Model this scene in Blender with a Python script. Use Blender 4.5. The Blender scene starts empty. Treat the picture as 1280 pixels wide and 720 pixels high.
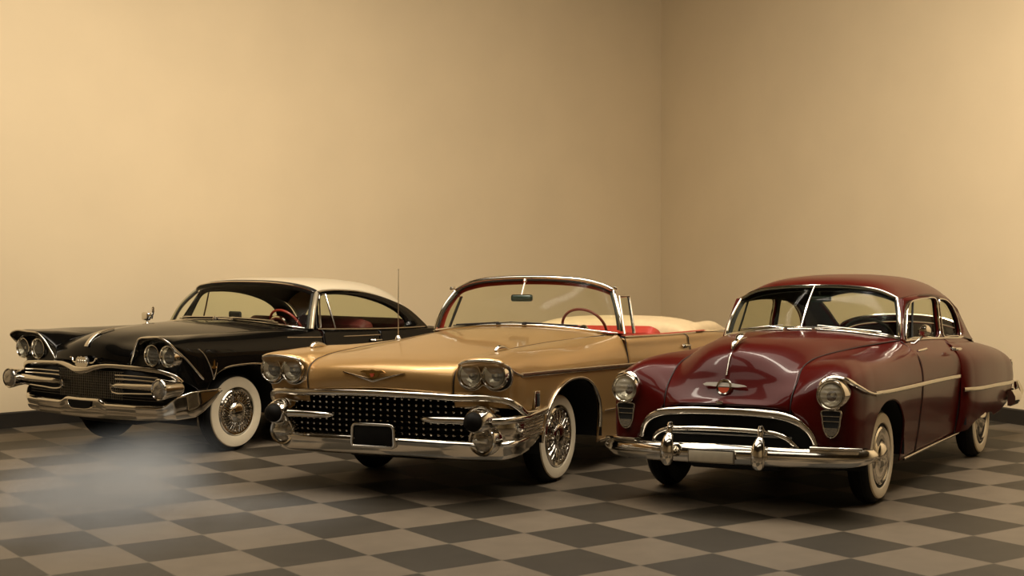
import bpy, bmesh, math, random
import numpy as np
from mathutils import Vector
from mathutils.geometry import tessellate_polygon

SC = bpy.context.scene
COL = SC.collection
PI = math.pi
random.seed(4)

# ------------------------------------------------------------------ camera, world, lamps, exposure
CAM_H = 1.90
FPX = 1794.3
PITCH = 2.98056e-2
cam_d = bpy.data.cameras.new('camera')
cam_d.sensor_fit = 'HORIZONTAL'
cam_d.sensor_width = 36.0
cam_d.lens = FPX / 1280 * 36.0
cam_d.clip_end = 200
cam = bpy.data.objects.new('camera', cam_d)
cam.location = (0, 0, CAM_H)
cam.rotation_euler = (PI / 2 - PITCH, 0, 0)
COL.objects.link(cam)
SC.camera = cam

SC.view_settings.view_transform = 'Standard'
SC.view_settings.look = 'None'
SC.view_settings.gamma = 1.0
SC.view_settings.use_curve_mapping = False
SC.view_settings.exposure = -0.25
try:
    SC.cycles.use_denoising = True
    SC.cycles.max_bounces = 10
    SC.cycles.diffuse_bounces = 2
    SC.cycles.transparent_max_bounces = 24
    SC.cycles.caustics_reflective = False
    SC.cycles.caustics_refractive = False
    SC.cycles.sample_clamp_indirect = 4.0
except Exception:
    pass

world = bpy.data.worlds.new('room_air')
SC.world = world
world.use_nodes = True
world.node_tree.nodes['Background'].inputs[0].default_value = (0.9, 0.75, 0.5, 1)
world.node_tree.nodes['Background'].inputs[1].default_value = 0.01

def area_lamp(name, loc, size, power, target, color=(1.0, 0.83, 0.6), spread=180):
    d = bpy.data.lights.new(name, 'AREA')
    d.shape = 'RECTANGLE'
    d.size, d.size_y = size
    d.energy = power
    d.color = color
    d.spread = math.radians(spread)
    o = bpy.data.objects.new(name, d)
    o.location = loc
    v = Vector(target) - Vector(loc)
    o.rotation_euler = v.to_track_quat('-Z', 'Y').to_euler()
    if 'washer' in name:
        z = -v.normalized(); w = Vector((dl_[0], dl_[1], 0)) if loc[0] < 0 else Vector((dr_[0], dr_[1], 0))
        w = (w - z * w.dot(z)).normalized(); yv = z.cross(w)
        from mathutils import Matrix
        o.rotation_euler = Matrix((w, yv, z)).transposed().to_euler()
    COL.objects.link(o)
    return o

dl_, dr_ = (-.748, -.664), (.444, -.896)
WARM = (1.0, .895, .735)
# two soft ceiling panels over the front of the cars, and unseen wall-washers added to brighten the two walls
area_lamp('ceiling_lamp_panel', (-3.0, 10.2, 5.9), (5.0, 5.5), 330, (-3.0, 10.2, 0), WARM)
area_lamp('ceiling_lamp_panel', (2.8, 10.0, 5.9), (5.0, 5.5), 330, (2.8, 10.0, 0), WARM)
area_lamp('ceiling_lamp_panel', (-1.0, 5.6, 5.9), (6.0, 1.6), 80, (-1.0, 7.0, 0), WARM)
area_lamp('wall_washer_lamp', (-.1, 12.7, 5.9), (8.0, .6), 480, (-2.2, 16.3, .6), WARM)
area_lamp('wall_washer_lamp', (2.4, 11.8, 5.9), (7.0, .6), 550, (5.0, 14.4, .8), WARM)
area_lamp('added_rear_fill', (0.5, -.8, 5.9), (9.0, .8), 220, (0.5, -5.4, 1.4), WARM)  # unseen lamp added behind the camera to brighten chrome reflections

# ------------------------------------------------------------------ materials
def mat(name, base=(.5, .5, .5), metallic=0.0, rough=0.5, coat=0.0, coat_rough=0.03, spec=0.5, noise=0.0, nscale=8.0,
        bump=0.0, bscale=200.0):
    m = bpy.data.materials.new(name)
    m.use_nodes = True
    nt = m.node_tree
    b = nt.nodes['Principled BSDF']
    b.inputs['Base Color'].default_value = (*base, 1)
    b.inputs['Metallic'].default_value = metallic
    b.inputs['Roughness'].default_value = rough
    b.inputs['Coat Weight'].default_value = coat
    b.inputs['Coat Roughness'].default_value = coat_rough
    b.inputs['Specular IOR Level'].default_value = spec
    if noise > 0:
        tc = nt.nodes.new('ShaderNodeTexCoord')
        n = nt.nodes.new('ShaderNodeTexNoise')
        n.inputs['Scale'].default_value = nscale
        n.inputs['Detail'].default_value = 6
        r = nt.nodes.new('ShaderNodeValToRGB')
        r.color_ramp.elements[0].position = 0.3
        r.color_ramp.elements[1].position = 0.7
        lo = [max(0, c * (1 - noise)) for c in base]
        hi = [min(1, c * (1 + noise)) for c in base]
        r.color_ramp.elements[0].color = (*lo, 1)
        r.color_ramp.elements[1].color = (*hi, 1)
        nt.links.new(tc.outputs['Object'], n.inputs['Vector'])
        nt.links.new(n.outputs['Fac'], r.inputs['Fac'])
        nt.links.new(r.outputs['Color'], b.inputs['Base Color'])
    if bump > 0:
        tc = nt.nodes.new('ShaderNodeTexCoord')
        n = nt.nodes.new('ShaderNodeTexNoise')
        n.inputs['Scale'].default_value = bscale
        bp = nt.nodes.new('ShaderNodeBump')
        bp.inputs['Strength'].default_value = bump
        bp.inputs['Distance'].default_value = 0.01
        nt.links.new(tc.outputs['Object'], n.inputs['Vector'])
        nt.links.new(n.outputs['Fac'], bp.inputs['Height'])
        nt.links.new(bp.outputs['Normal'], b.inputs['Normal'])
    return m

def glass_mat(name, tint=(.86, .9, .84), refl=1.0):
    m = bpy.data.materials.new(name)
    m.use_nodes = True
    nt = m.node_tree
    nt.nodes.clear()
    out = nt.nodes.new('ShaderNodeOutputMaterial')
    tr = nt.nodes.new('ShaderNodeBsdfTransparent')
    tr.inputs[0].default_value = (*tint, 1)
    gl = nt.nodes.new('ShaderNodeBsdfGlossy')
    gl.inputs['Color'].default_value = (refl, refl, refl, 1)
    gl.inputs['Roughness'].default_value = 0.01
    lw = nt.nodes.new('ShaderNodeLayerWeight')
    lw.inputs['Blend'].default_value = 0.5
    pw = nt.nodes.new('ShaderNodeMath'); pw.operation = 'POWER'; pw.inputs[1].default_value = 5.0
    nt.links.new(lw.outputs['Facing'], pw.inputs[0])
    fr = nt.nodes.new('ShaderNodeMath'); fr.operation = 'MULTIPLY_ADD'
    fr.inputs[1].default_value = 0.22; fr.inputs[2].default_value = 0.003
    nt.links.new(pw.outputs[0], fr.inputs[0])
    mx = nt.nodes.new('ShaderNodeMixShader')
    nt.links.new(fr.outputs[0], mx.inputs[0])
    nt.links.new(tr.outputs[0], mx.inputs[1])
    nt.links.new(gl.outputs[0], mx.inputs[2])
    nt.links.new(mx.outputs[0], out.inputs[0])
    return m

def lens_mat(name):
    m = mat(name, (.72, .66, .54), 0.0, .06, spec=.6)
    nt = m.node_tree
    b = nt.nodes['Principled BSDF']
    b.inputs['Transmission Weight'].default_value = 0.0
    tr = nt.nodes.new('ShaderNodeBsdfTransparent')
    tr.inputs[0].default_value = (.93, .92, .86, 1)
    mx = nt.nodes.new('ShaderNodeMixShader')
    mx.inputs[0].default_value = 0.24
    out = nt.nodes['Material Output']
    nt.links.new(tr.outputs[0], mx.inputs[1])
    nt.links.new(b.outputs[0], mx.inputs[2])
    nt.links.new(mx.outputs[0], out.inputs[0])
    tc = nt.nodes.new('ShaderNodeTexCoord')
    w = nt.nodes.new('ShaderNodeTexWave')
    w.bands_direction = 'Z'
    w.inputs['Scale'].default_value = 9
    w.inputs['Distortion'].default_value = 3.0
    bp = nt.nodes.new('ShaderNodeBump')
    bp.inputs['Strength'].default_value = .4
    bp.inputs['Distance'].default_value = .01
    nt.links.new(tc.outputs['Object'], w.inputs['Vector'])
    nt.links.new(w.outputs['Fac'], bp.inputs['Height'])
    nt.links.new(bp.outputs['Normal'], b.inputs['Normal'])
    return m

M = dict(
    chrome=mat('chrome', (.72, .68, .61), 1.0, .10, noise=.05, nscale=3),
    chrome_soft=mat('satin_chrome', (.62, .58, .5), 1.0, .22),
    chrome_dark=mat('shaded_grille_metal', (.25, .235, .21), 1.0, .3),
    maroon=mat('maroon_paint', (.058, .0024, .0015), 0.0, .3, .28, .06, spec=.08, noise=.06, nscale=2),
    gold=mat('gold_metallic_paint', (.45, .265, .095), .62, .36, .6, .05, noise=.05, nscale=2),
    black=mat('black_paint', (.0025, .0023, .002), 0, .2, .4, .03, spec=.06, noise=.1, nscale=2),
    white_paint=mat('ivory_roof_paint', (.62, .53, .38), 0, .35, .5, .06, noise=.03, nscale=2),
    rubber=mat('black_rubber', (.004, .0038, .0035), 0, .7, spec=.25, noise=.2, nscale=40),
    tip=mat('matte_rubber_tip', (.006, .005, .004), 0, .6, spec=.12, noise=.2, nscale=30),
    whitewall=mat('whitewall_rubber', (.66, .56, .40), 0, .5, noise=.05, nscale=10),
    dark=mat('dark_underbody', (.004, .004, .004), 0, .8, noise=.3, nscale=6),
    seal_and_gap=mat('rubber_and_gap_shade', (.006, .005, .005), 0, .6, noise=.2, nscale=30),  # real rubber parts, and the tubes that imitate shaded panel gaps
    glass=glass_mat('window_glass', (.88, .90, .80)),
    glass_dark=glass_mat('tinted_window_glass', (.84, .86, .76)),
    lens=lens_mat('headlight_lens_glass'),
    reflector=mat('headlight_reflector', (.95, .9, .78), .85, .3, bump=.8, bscale=22),
    lamp_glass=mat('parking_lamp_glass', (.34, .31, .26), .75, .15, .6, bump=.4, bscale=60),
    red_trim=mat('red_vinyl', (.36, .035, .02), 0, .4, .2, noise=.08, nscale=15, bump=.05),
    dark_red=mat('dark_red_upholstery', (.10, .012, .010), 0, .6, noise=.15, nscale=20, bump=.1),
    cream=mat('cream_vinyl', (.66, .50, .29), 0, .5, .1, noise=.05, nscale=12, bump=.06),
    brown=mat('brown_grey_upholstery', (.035, .028, .02), 0, .8, noise=.2, nscale=30, bump=.1),
    liner=mat('dark_headliner', (.03, .027, .02), 0, .8, noise=.1, nscale=20),
    emblem=mat('emblem_metal', (.78, .73, .64), .6, .42, noise=.05, nscale=30),
    plate=mat('aged_plate_metal', (.50, .44, .33), .3, .45, noise=.06, nscale=20),
    plate_black=mat('black_plate', (.005, .0045, .004), 0, .6, spec=.12, noise=.2, nscale=20),
    red_enamel=mat('red_enamel', (.55, .09, .04), .1, .25, .8),
    brass=mat('brass_badge', (.6, .38, .12), 1.0, .25),
    mirror_back=mat('green_grey_mirror_back', (.05, .075, .06), .4, .3, .5),
)

# ------------------------------------------------------------------ geometry helpers
def herm(knots, vals, t):
    knots = np.asarray(knots, float); vals = np.asarray(vals, float); t = np.asarray(t, float)
    n = len(knots)
    if n == 2:
        a = ((t - knots[0]) / (knots[1] - knots[0])).reshape((-1,) + (1,) * (vals.ndim - 1))
        return vals[0] * (1 - a) + vals[1] * a
    sh = (-1,) + (1,) * (vals.ndim - 1)
    d = (vals[1:] - vals[:-1]) / (knots[1:] - knots[:-1]).reshape(sh)
    m = np.empty_like(vals)
    h = (knots[1:] - knots[:-1])
    w = (h[:-1] / (h[:-1] + h[1:])).reshape(sh)
    m[1:-1] = d[:-1] * (1 - w) + d[1:] * w
    m[0] = 1.5 * d[0] - .5 * m[1]
    m[-1] = 1.5 * d[-1] - .5 * m[-2]
    i = np.clip(np.searchsorted(knots, t, 'right') - 1, 0, n - 2)
    hh = h[i].reshape(sh)
    u = ((t - knots[i]) / h[i]).reshape(sh)
    return ((2 * u**3 - 3 * u**2 + 1) * vals[i] + (u**3 - 2 * u**2 + u) * hh * m[i]
            + (-2 * u**3 + 3 * u**2) * vals[i + 1] + (u**3 - u**2) * hh * m[i + 1])

def chord(c):
    """average chord-length knots along axis 0 of a (n, m, 3) array"""
    d = np.linalg.norm(c[1:] - c[:-1], axis=-1)
    d = d.mean(axis=1) if d.ndim == 2 else d
    d = np.maximum(d, 1e-4) ** .7
    return np.concatenate([[0], np.cumsum(d)])

def surf(ctrl, nu, nv):
    c = np.asarray(ctrl, float)
    ku = chord(c)
    kv = chord(c.transpose(1, 0, 2))
    g = herm(ku, c, np.linspace(ku[0], ku[-1], nu))
    g = herm(kv, g.transpose(1, 0, 2), np.linspace(kv[0], kv[-1], nv)).transpose(1, 0, 2)
    return g

def spl(pts, n, closed=False):
    p = np.asarray(pts, float)
    if closed:
        q = np.concatenate([p[-2:], p, p[:3]])
        k = chord(q)
        return herm(k, q, np.linspace(k[2], k[2 + len(p)], n, endpoint=False))
    k = chord(p)
    return herm(k, p, np.linspace(k[0], k[-1], n))

def gfaces(nu, nv, cu=False, cv=False, off=0):
    f = []
    for i in range(nu if cu else nu - 1):
        for j in range(nv if cv else nv - 1):
            a = i * nv + j; b = ((i + 1) % nu) * nv + j
            c = ((i + 1) % nu) * nv + (j + 1) % nv; d = i * nv + (j + 1) % nv
            f.append((off + a, off + b, off + c, off + d))
    return f

class MB:
    def __init__(s):
        s.v = []; s.f = []
    def add(s, v, f):
        o = len(s.v)
        s.v.extend([tuple(map(float, p)) for p in v])
        s.f.extend([tuple(i + o for i in q) for q in f])
        return s
    def grid(s, g):
        g = np.asarray(g); return s.add(g.reshape(-1, 3), gfaces(g.shape[0], g.shape[1]))
    def mirror(s):
        o = len(s.v)
        s.v.extend([(x, -y, z) for x, y, z in s.v[:o]])
        s.f.extend([tuple(i + o for i in reversed(q)) for q in s.f[:]])
        return s
    def flipped(s):
        m = MB(); m.v = [(x, -y, z) for x, y, z in s.v]; m.f = [tuple(reversed(q)) for q in s.f]
        return m

def frames(p, up):
    p = np.asarray(p, float)
    t = np.gradient(p, axis=0)
    t /= np.linalg.norm(t, axis=1)[:, None] + 1e-12
    up = np.asarray(up, float)
    if up.ndim == 1: up = np.tile(up, (len(p), 1))
    s = np.cross(t, up)
    n = np.linalg.norm(s, axis=1)
    for i in range(len(s)):
        if n[i] < 1e-4: s[i] = np.cross(t[i], (1, 0.01, 0)); n[i] = np.linalg.norm(s[i])
    s /= n[:, None]
    u = np.cross(s, t)
    return s, u

def sweep(p, sec, up=(0, 0, 1), closed=False, caps=True):
    """sec: (k,2) closed loop or list of loops; first axis sideways (t x up), second up"""
    p = np.asarray(p, float)
    s, u = frames(p, up)
    if closed:
        t = np.roll(p, -1, 0) - np.roll(p, 1, 0); t /= np.linalg.norm(t, axis=1)[:, None]
        U = np.tile(np.asarray(up, float), (len(p), 1)) if np.ndim(up) == 1 else np.asarray(up, float)
        s = np.cross(t, U); s /= np.linalg.norm(s, axis=1)[:, None] + 1e-9
        u = np.cross(s, t)
    sec = np.asarray(sec, float)
    if sec.ndim == 2: sec = np.tile(sec, (len(p), 1, 1))
    g = p[:, None, :] + sec[:, :, :1] * s[:, None, :] + sec[:, :, 1:] * u[:, None, :]
    k = sec.shape[1]
    f = gfaces(len(p), k, cu=closed, cv=True)
    if caps and not closed:
        f.append(tuple(range(k)))
        f.append(tuple((len(p) - 1) * k + j for j in reversed(range(k))))
    return g.reshape(-1, 3), f

def circ(r, n=10, ry=None, rot=0):
    a = np.linspace(0, 2 * PI, n, endpoint=False) + rot
    return np.stack([r * np.cos(a), (r if ry is None else ry) * np.sin(a)], 1)

def rrect(w, h, r, n=4):
    """rounded rectangle loop, full width w and height h"""
    o = []
    for cx, cy, a0 in ((w/2-r, h/2-r, 0), (-w/2+r, h/2-r, PI/2), (-w/2+r, -h/2+r, PI), (w/2-r, -h/2+r, 1.5*PI)):
        for i in range(n + 1):
            a = a0 + PI / 2 * i / n
            o.append((cx + r * math.cos(a), cy + r * math.sin(a)))
    return np.array(o)

def tube(p, r, n=10, closed=False, up=(0, 0, 1), ry=None):
    p = np.asarray(p, float)
    r = np.broadcast_to(np.asarray(r, float), (len(p),))
    k = 1.0 if ry is None else ry
    sec = np.stack([circ(max(x, 1e-4), n, max(x, 1e-4) * k) for x in r])
    return sweep(p, sec, up, closed)

def lathe(prof, center=(0, 0, 0), axis=(1, 0, 0), n=32, wob=None):
    a = Vector(axis).normalized()
    s = a.cross(Vector((0, 0, 1)))
    if s.length < 1e-3: s = Vector((0, 1, 0))
    s.normalize(); u = s.cross(a)
    s, u, a = np.array(s), np.array(u), np.array(a)
    ang = np.linspace(0, 2 * PI, n, endpoint=False)
    g = []
    for r, h in prof:
        rr = max(r, 1e-5)
        g.append(np.array(center) + a * h + rr * (np.cos(ang)[:, None] * s + np.sin(ang)[:, None] * u))
    g = np.array(g)
    return g.reshape(-1, 3), gfaces(len(prof), n, cv=True)

def rbox(c, size, bev=.02, seg=3, rot=None, taper=None):
    bm = bmesh.new()
    bmesh.ops.create_cube(bm, size=1)
    for v in bm.verts:
        v.co = Vector((v.co.x * size[0], v.co.y * size[1], v.co.z * size[2]))
    if bev > 0:
        bmesh.ops.bevel(bm, geom=list(bm.edges), offset=bev, segments=seg, profile=.5, affect='EDGES')
    bm.verts.ensure_lookup_table()
    vs = []
    for v in bm.verts:
        p = v.co.copy()
        if taper:
            p = Vector(taper(p))
        if rot is not None: p = rot @ p
        vs.append(tuple(p + Vector(c)))
    idx = {v: i for i, v in enumerate(bm.verts)}
    fs = [tuple(idx[v] for v in f.verts) for f in bm.faces]
    bm.free()
    return vs, fs

def prism(poly, o, ux, uy, depth):
    """extruded 2-D outline: from o along ux/uy, thickness along their cross product"""
    o, ux, uy = np.array(o, float), np.array(ux, float), np.array(uy, float)
    w = np.cross(ux, uy); w /= np.linalg.norm(w)
    n = len(poly)
    v = [o + a * ux + b * uy for a, b in poly] + [o + a * ux + b * uy + depth * w for a, b in poly]
    tri = tessellate_polygon([[Vector((a, b, 0)) for a, b in poly]])
    f = [tuple(t) for t in tri] + [tuple(reversed([i + n for i in t])) for t in tri]
    f += [(i, (i + 1) % n, n + (i + 1) % n, n + i) for i in range(n)]
    return v, f

def flat_region(outer, holes, yfun, side=1):
    """outline with holes in the x-z plane carried onto the surface y = yfun(x, z)"""
    loops = [[Vector((x, z, 0)) for x, z in outer]] + [[Vector((x, z, 0)) for x, z in h] for h in holes]
    tri = tessellate_polygon(loops)
    pts = [p for l in loops for p in l]
    v = [(p.x, side * yfun(p.x, p.y), p.y) for p in pts]
    return v, [tuple(t) for t in tri]

def disc_fill(loop, yfun, rings=8):
    """glass pane filling a closed x-z loop, on y = yfun"""
    loop = np.asarray(loop); c = loop.mean(0)
    n = len(loop); v = []; f = []
    for k in range(rings):
        s = 1 - k / rings
        for p in loop: 
            q = c + (p - c) * s
            v.append((q[0], yfun(q[0], q[1]), q[1]))
    v.append((c[0], yfun(c[0], c[1]), c[1]))
    for k in range(rings - 1):
        for i in range(n):
            f.append((k*n+i, k*n+(i+1) % n, (k+1)*n+(i+1) % n, (k+1)*n+i))
    for i in range(n): f.append(((rings-1)*n+i, (rings-1)*n+(i+1) % n, rings*n))
    return v, f

def trim_arch(g, inside, nv=None):
    """cut each column of g (axis 1 runs from top to bottom) where it enters the wheel opening"""
    g = np.asarray(g); nu, n0 = g.shape[:2]; nv = nv or n0
    out = np.empty((nu, nv, 3)); edge = []; lasts = []
    for i in range(nu):
        col = g[i]
        ins = inside(col[:, 0], col[:, 2])
        last = n0 - 1.0
        if ins.any():
            j = int(np.argmax(ins))
            if j == 0: last = 0.02
            else:
                a, b = col[j - 1], col[j]
                lo, hi = 0., 1.
                for _ in range(24):
                    m = (lo + hi) / 2; q = a + (b - a) * m
                    if inside(q[0:1], q[2:3])[0]: hi = m
                    else: lo = m
                last = j - 1 + lo
            edge.append(i)
        lasts.append(last)
    keep = min(lasts) * .92                  # rows above the opening stay level, rows below close up on the edge
    h = nv * 2 // 3
    for i in range(nu):
        col = g[i]
        t = np.concatenate([np.linspace(0, keep, h, endpoint=False), np.linspace(keep, lasts[i], nv - h)])
        k = np.clip(t.astype(int), 0, n0 - 2); w = (t - k)[:, None]
        out[i] = col[k] * (1 - w) + col[k + 1] * w
    return out, edge

# ------------------------------------------------------------------ objects
class Car:
    def __init__(s, name, label, cat, pose, k):
        X, Y, th = pose
        s.root = bpy.data.objects.new(name, None)
        s.root.location = (X, Y, 0)
        s.root.rotation_euler = (0, 0, -PI / 2 - th)
        s.root['label'] = label
        s.root['category'] = cat
        s.k = k
        COL.objects.link(s.root)
    def part(s, name, mb, m, parent=None, label=None, lean=True, angle=38, solid=0.0, loc=None, mesh=None, orient=None):
        if mesh is None:
            v = np.array(mb.v, float)
            if lean: v[:, 2] -= s.k * v[:, 1]
            me = bpy.data.meshes.new(name)
            me.from_pydata(v.tolist(), [], mb.f)
            bm = bmesh.new(); bm.from_mesh(me)
            bmesh.ops.remove_doubles(bm, verts=bm.verts, dist=2e-5)
            bmesh.ops.dissolve_degenerate(bm, edges=bm.edges, dist=1e-6)
            bmesh.ops.recalc_face_normals(bm, faces=bm.faces)
            if orient is not None:
                tot = 0.0
                for f in bm.faces:
                    c = f.calc_center_median()
                    tot += f.calc_area() * f.normal.dot(c - Vector(orient(c)))
                if tot < 0: bmesh.ops.reverse_faces(bm, faces=bm.faces)
            bm.to_mesh(me); bm.free()
            me.materials.append(m)
            me.polygons.foreach_set('use_smooth', [True] * len(me.polygons))
            me.set_sharp_from_angle(angle=math.radians(angle))
        else:
            me = mesh
        o = bpy.data.objects.new(name, me)
        COL.objects.link(o)
        o.parent = parent or s.root
        if loc is not None: o.location = loc
        if label: o['label'] = label
        if solid:
            md = o.modifiers.new('thickness', 'SOLIDIFY'); md.thickness = solid; md.offset = -1
        return o
    def panel(s, name, grids, m, sides=(1,), solid=.008, **kw):
        """a sheet-metal panel of one or more grids, given for the left side; sides 1 / -1 / both joined (0)"""
        mb = MB()
        for g in grids: mb.grid(g)
        out = []
        ori = lambda c: (c.x - .15 if False else c.x, 0, .55)
        for sd in sides:
            if sd == 0:
                q = MB(); q.v = list(mb.v); q.f = list(mb.f); q.mirror()
            elif sd == 1: q = mb
            else: q = mb.flipped()
            out.append(s.part(name, q, m, solid=solid, orient=ori, **kw))
        return out

def both(fn):
    for sd in (1, -1): fn(sd)

WHEEL_MESHES = {}
def wheel(car, x, y, side, R, wr0, wr1, hub, style, key, steer=0):
    """tyre, whitewall ring and chrome cover; the outer face points to +y before turning"""
    cx = (x, side * (y - .085), R)
    if key not in WHEEL_MESHES:
        w = .085
        t = MB(); pr = [(hub*.85, .05), (hub + .012, w - .012), (wr1*.5+wr0*.5, w), (wr1, w - .008), (R - .012, w - .03), (R, w - .055),
                        (R, -w + .055), (R - .012, -w + .03), (wr1, -w + .008), (hub, -w + .01), (hub*.85, -.05)]
        t.add(*lathe(pr, axis=(0, 1, 0), n=56))
        for k in range(3):
            yy = -.022 + .022 * k
            t.add(*lathe([(R + .0005, yy - .007), (R + .004, yy - .005), (R + .004, yy + .005), (R + .0005, yy + .007)], axis=(0, 1, 0), n=56))
        ww = MB(); ww.add(*lathe([(wr0, w - .006), (wr0 + .006, w + .002), ((wr0 + wr1) / 2, w + .007), (wr1 - .006, w + .0015), (wr1, w - .008)], axis=(0, 1, 0), n=56))
        h = MB()
        h.add(*lathe([(hub, w - .03), (hub, w - .004), (hub - .012, w + .006), (hub - .03, w + .002), (hub*.72, w - .006), (hub*.45, w + .002),
                      (hub*.42, w + .012), (hub*.34, w + .026), (hub*.2, w + .034), (0.0, w + .037)], axis=(0, 1, 0), n=56))
        nb = 44 if style == 'wire' else (36 if style == 'turbine' else 0)
        if nb:
            for rk in (.60, .80): h.add(*lathe([(hub*rk - .005, w - .004), (hub*rk, w + .009), (hub*rk + .005, w - .004)], axis=(0, 1, 0), n=48))
        for k in range(nb):
            a = 2 * PI * k / nb
            ca, sa = math.cos(a), math.sin(a)
            sk = .10 if style == 'wire' else .22
            r0, r1 = hub * .44, hub - .03
            a2 = a + (sk if k % 2 else -sk) if style == 'wire' else a + sk
            p0 = np.array((r0 * ca, w + .008, r0 * sa)); p1 = np.array((r1 * math.cos(a2), w + .004, r1 * math.sin(a2)))
            h.add(*tube([p0, (p0 + p1) / 2 + np.array((0, .004, 0)), p1], (.0045 if style == 'wire' else .0055), 6, up=(0, 1, 0)))
        WHEEL_MESHES[key] = (t, ww, h)
        tyre = car.part('wheel', t, M['rubber'], lean=False, loc=cx)
        ring = car.part('whitewall', ww, M['whitewall'], parent=tyre, lean=False, label='ivory whitewall ring')
        cap = car.part('hubcap', h, M['chrome'], parent=tyre, lean=False, label='chrome wheel cover')
        WHEEL_MESHES[key] = (tyre.data, ring.data, cap.data)
    else:
        a, b, c = WHEEL_MESHES[key]
        tyre = car.part('wheel', None, None, mesh=a, loc=cx)
        car.part('whitewall', None, None, mesh=b, parent=tyre, label='ivory whitewall ring')
        car.part('hubcap', None, None, mesh=c, parent=tyre, label='chrome wheel cover')
    if side < 0: tyre.rotation_euler = (0, 0, PI)
    if steer: tyre.rotation_euler = (0, 0, tyre.rotation_euler[2] + steer)
    return tyre

def headlight(car, c, r, ring_w=.022, depth=.05, axis=(1, 0, 0), name='headlight', label=None):
    """sealed-beam lamp: chrome ring, fluted convex lens, reflector bowl behind"""
    c = np.array(c, float); a = np.array(axis, float); a /= np.linalg.norm(a)
    ro = r + ring_w
    b = MB(); b.add(*lathe([(ro*.98, -depth), (ro, -.012), (ro - ring_w*.3, .006), (ro - ring_w*.65, .007), (r, -.002), (r - .004, -.012)], c, a, 40))
    ring = car.part(name, b, M['chrome'], label=label)
    q = MB(); q.add(*lathe([(r - .002, -.010), (r*.85, .004), (r*.6, .014), (r*.3, .020), (0, .022)], c, a, 40))
    car.part('lens', q, M['lens'], parent=ring)
    w = MB(); w.add(*lathe([(r - .002, -.012), (r*.8, -.035), (r*.5, -.055), (r*.2, -.066), (.012, -.068), (.012, -.03), (0, -.028)], c, a, 32))
    car.part('reflector', w, M['reflector'], parent=ring)
    return ring

def steering_wheel(car, c, R, m, tilt=.5, spoke=2):
    """ring in a plane leaning back by tilt from vertical, with hub, spokes and column"""
    c = np.array(c, float)
    ax = np.array((-math.cos(tilt), 0, math.sin(tilt)))      # towards the driver
    u = np.array((0, 1, 0)); v = np.cross(ax, u)
    a = np.linspace(0, 2 * PI, 48, endpoint=False)
    p = c + R * (np.cos(a)[:, None] * u + np.sin(a)[:, None] * v)
    mb = MB(); mb.add(*tube(p, .013, 8, closed=True, up=ax))
    w = car.part('steering_wheel', mb, m)
    s = MB()
    for k in (0, PI):
        d = math.cos(k) * u + .15 * v
        s.add(*tube([c + ax * -.02, c + d * R * .5 + ax * -.015, c + d * R * .99], .009, 6, up=ax))
    s.add(*tube([c + ax*-.02, c + v * R * .5, c + v * R * .99], .009, 6, up=ax))
    s.add(*lathe([(.05, -.03), (.05, -.01), (.04, .005), (0, .01)], c, ax, 20))
    car.part('spoke', s, M['chrome_soft'], parent=w)
    k = MB(); k.add(*tube([c - ax * .02, c - ax * .5], .025, 10, up=(0, 1, 0)))
    car.part('steering_column', k, m, parent=w)
    return w

def bench_seat(car, x, half, z0, ztop, m, name='seat', m2=None):
    """cushion and leaning back rest with pleats"""
    b = MB(); b.add(*rbox((x + .28, 0, z0), (.56, half * 2, .2), .07, 3))
    s = car.part(name, b, m)
    h = ztop - z0
    q = MB()
    ny = 24
    ys = np.linspace(-half, half, ny * 4 + 1)
    sec = []
    for y in ys:
        e = min(1, (half - abs(y)) / .1); e = math.sqrt(max(0.02, 1 - (1 - e)**2))
        pl = .006 * abs(math.sin(y / half * ny * PI / 2 * .5))
        sec.append([(x + .13 * e - pl + .0, y, z0 - .05), (x + .10 * e - pl, y, z0 + h*.45), (x + .02 + .06 * e - pl, y, z0 + h - .06 - .05*(1-e)), (x - .02, y, ztop - .05*(1-e)),
                    (x - .10, y, ztop - .02 - .05*(1-e)), (x - .14, y, z0 + h * .6), (x - .10, y, z0 - .05)])
    g = np.array(sec)
    q.add(g.reshape(-1, 3), gfaces(g.shape[0], g.shape[1]) + [tuple(range(7)), tuple(range(g.shape[0]*7-1, g.shape[0]*7-8, -1))])
    car.part('seat_back', q, m2 or m, parent=s)
    return s

def wshield(half_base, half_top, bulge=.02, ns=41, nt=17):
    """half controls (centre -> corner) for base and header; returns grid over the full width"""
    def full(h):
        h = np.array(h, float); m = h[::-1][:-1].copy(); m[:, 1] *= -1
        return np.concatenate([m, h])
    b, t = full(half_base), full(half_top)
    mid = (b + t) / 2
    nrm = np.stack([np.full(len(mid), 1.0), np.sign(mid[:, 1]) * (np.abs(mid[:, 1]) / np.abs(mid[:, 1]).max())**2 * .8, np.full(len(mid), .5)], 1)
    nrm /= np.linalg.norm(nrm, axis=1)[:, None]
    mid = mid + bulge * nrm
    return surf(np.stack([b, mid, t]), nt, ns)      # rows: base -> header, cols: right -> left

def patch(g, s0, s1, t0, t1):
    return g[t0:t1, s0:s1]

def seam(car, pts, r=.005, parent=None, n=60, mirror=False, name='panel_gap_shade'):  # dark tube along a join, standing in for the shade in the gap
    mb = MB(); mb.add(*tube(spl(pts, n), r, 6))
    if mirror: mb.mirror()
    return car.part(name, mb, M['seal_and_gap'], parent=parent)

def strip(car, name, pts, w, h, m, n=60, up=(0, 1, 0), parent=None, label=None, sides=(1,), smooth=True, r=None):
    """bright moulding: rounded bar swept along a line; w along t x up, h along up"""
    p = spl(pts, n) if smooth else np.asarray(pts, float)
    out = []
    for sd in sides:
        mb = MB(); mb.add(*sweep(p, rrect(w, h, min(w, h) * .45 if r is None else r, 3), up))
        if sd == -1: mb = mb.flipped()
        out.append(car.part(name, mb, m, parent=parent, label=label))
    return out

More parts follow.
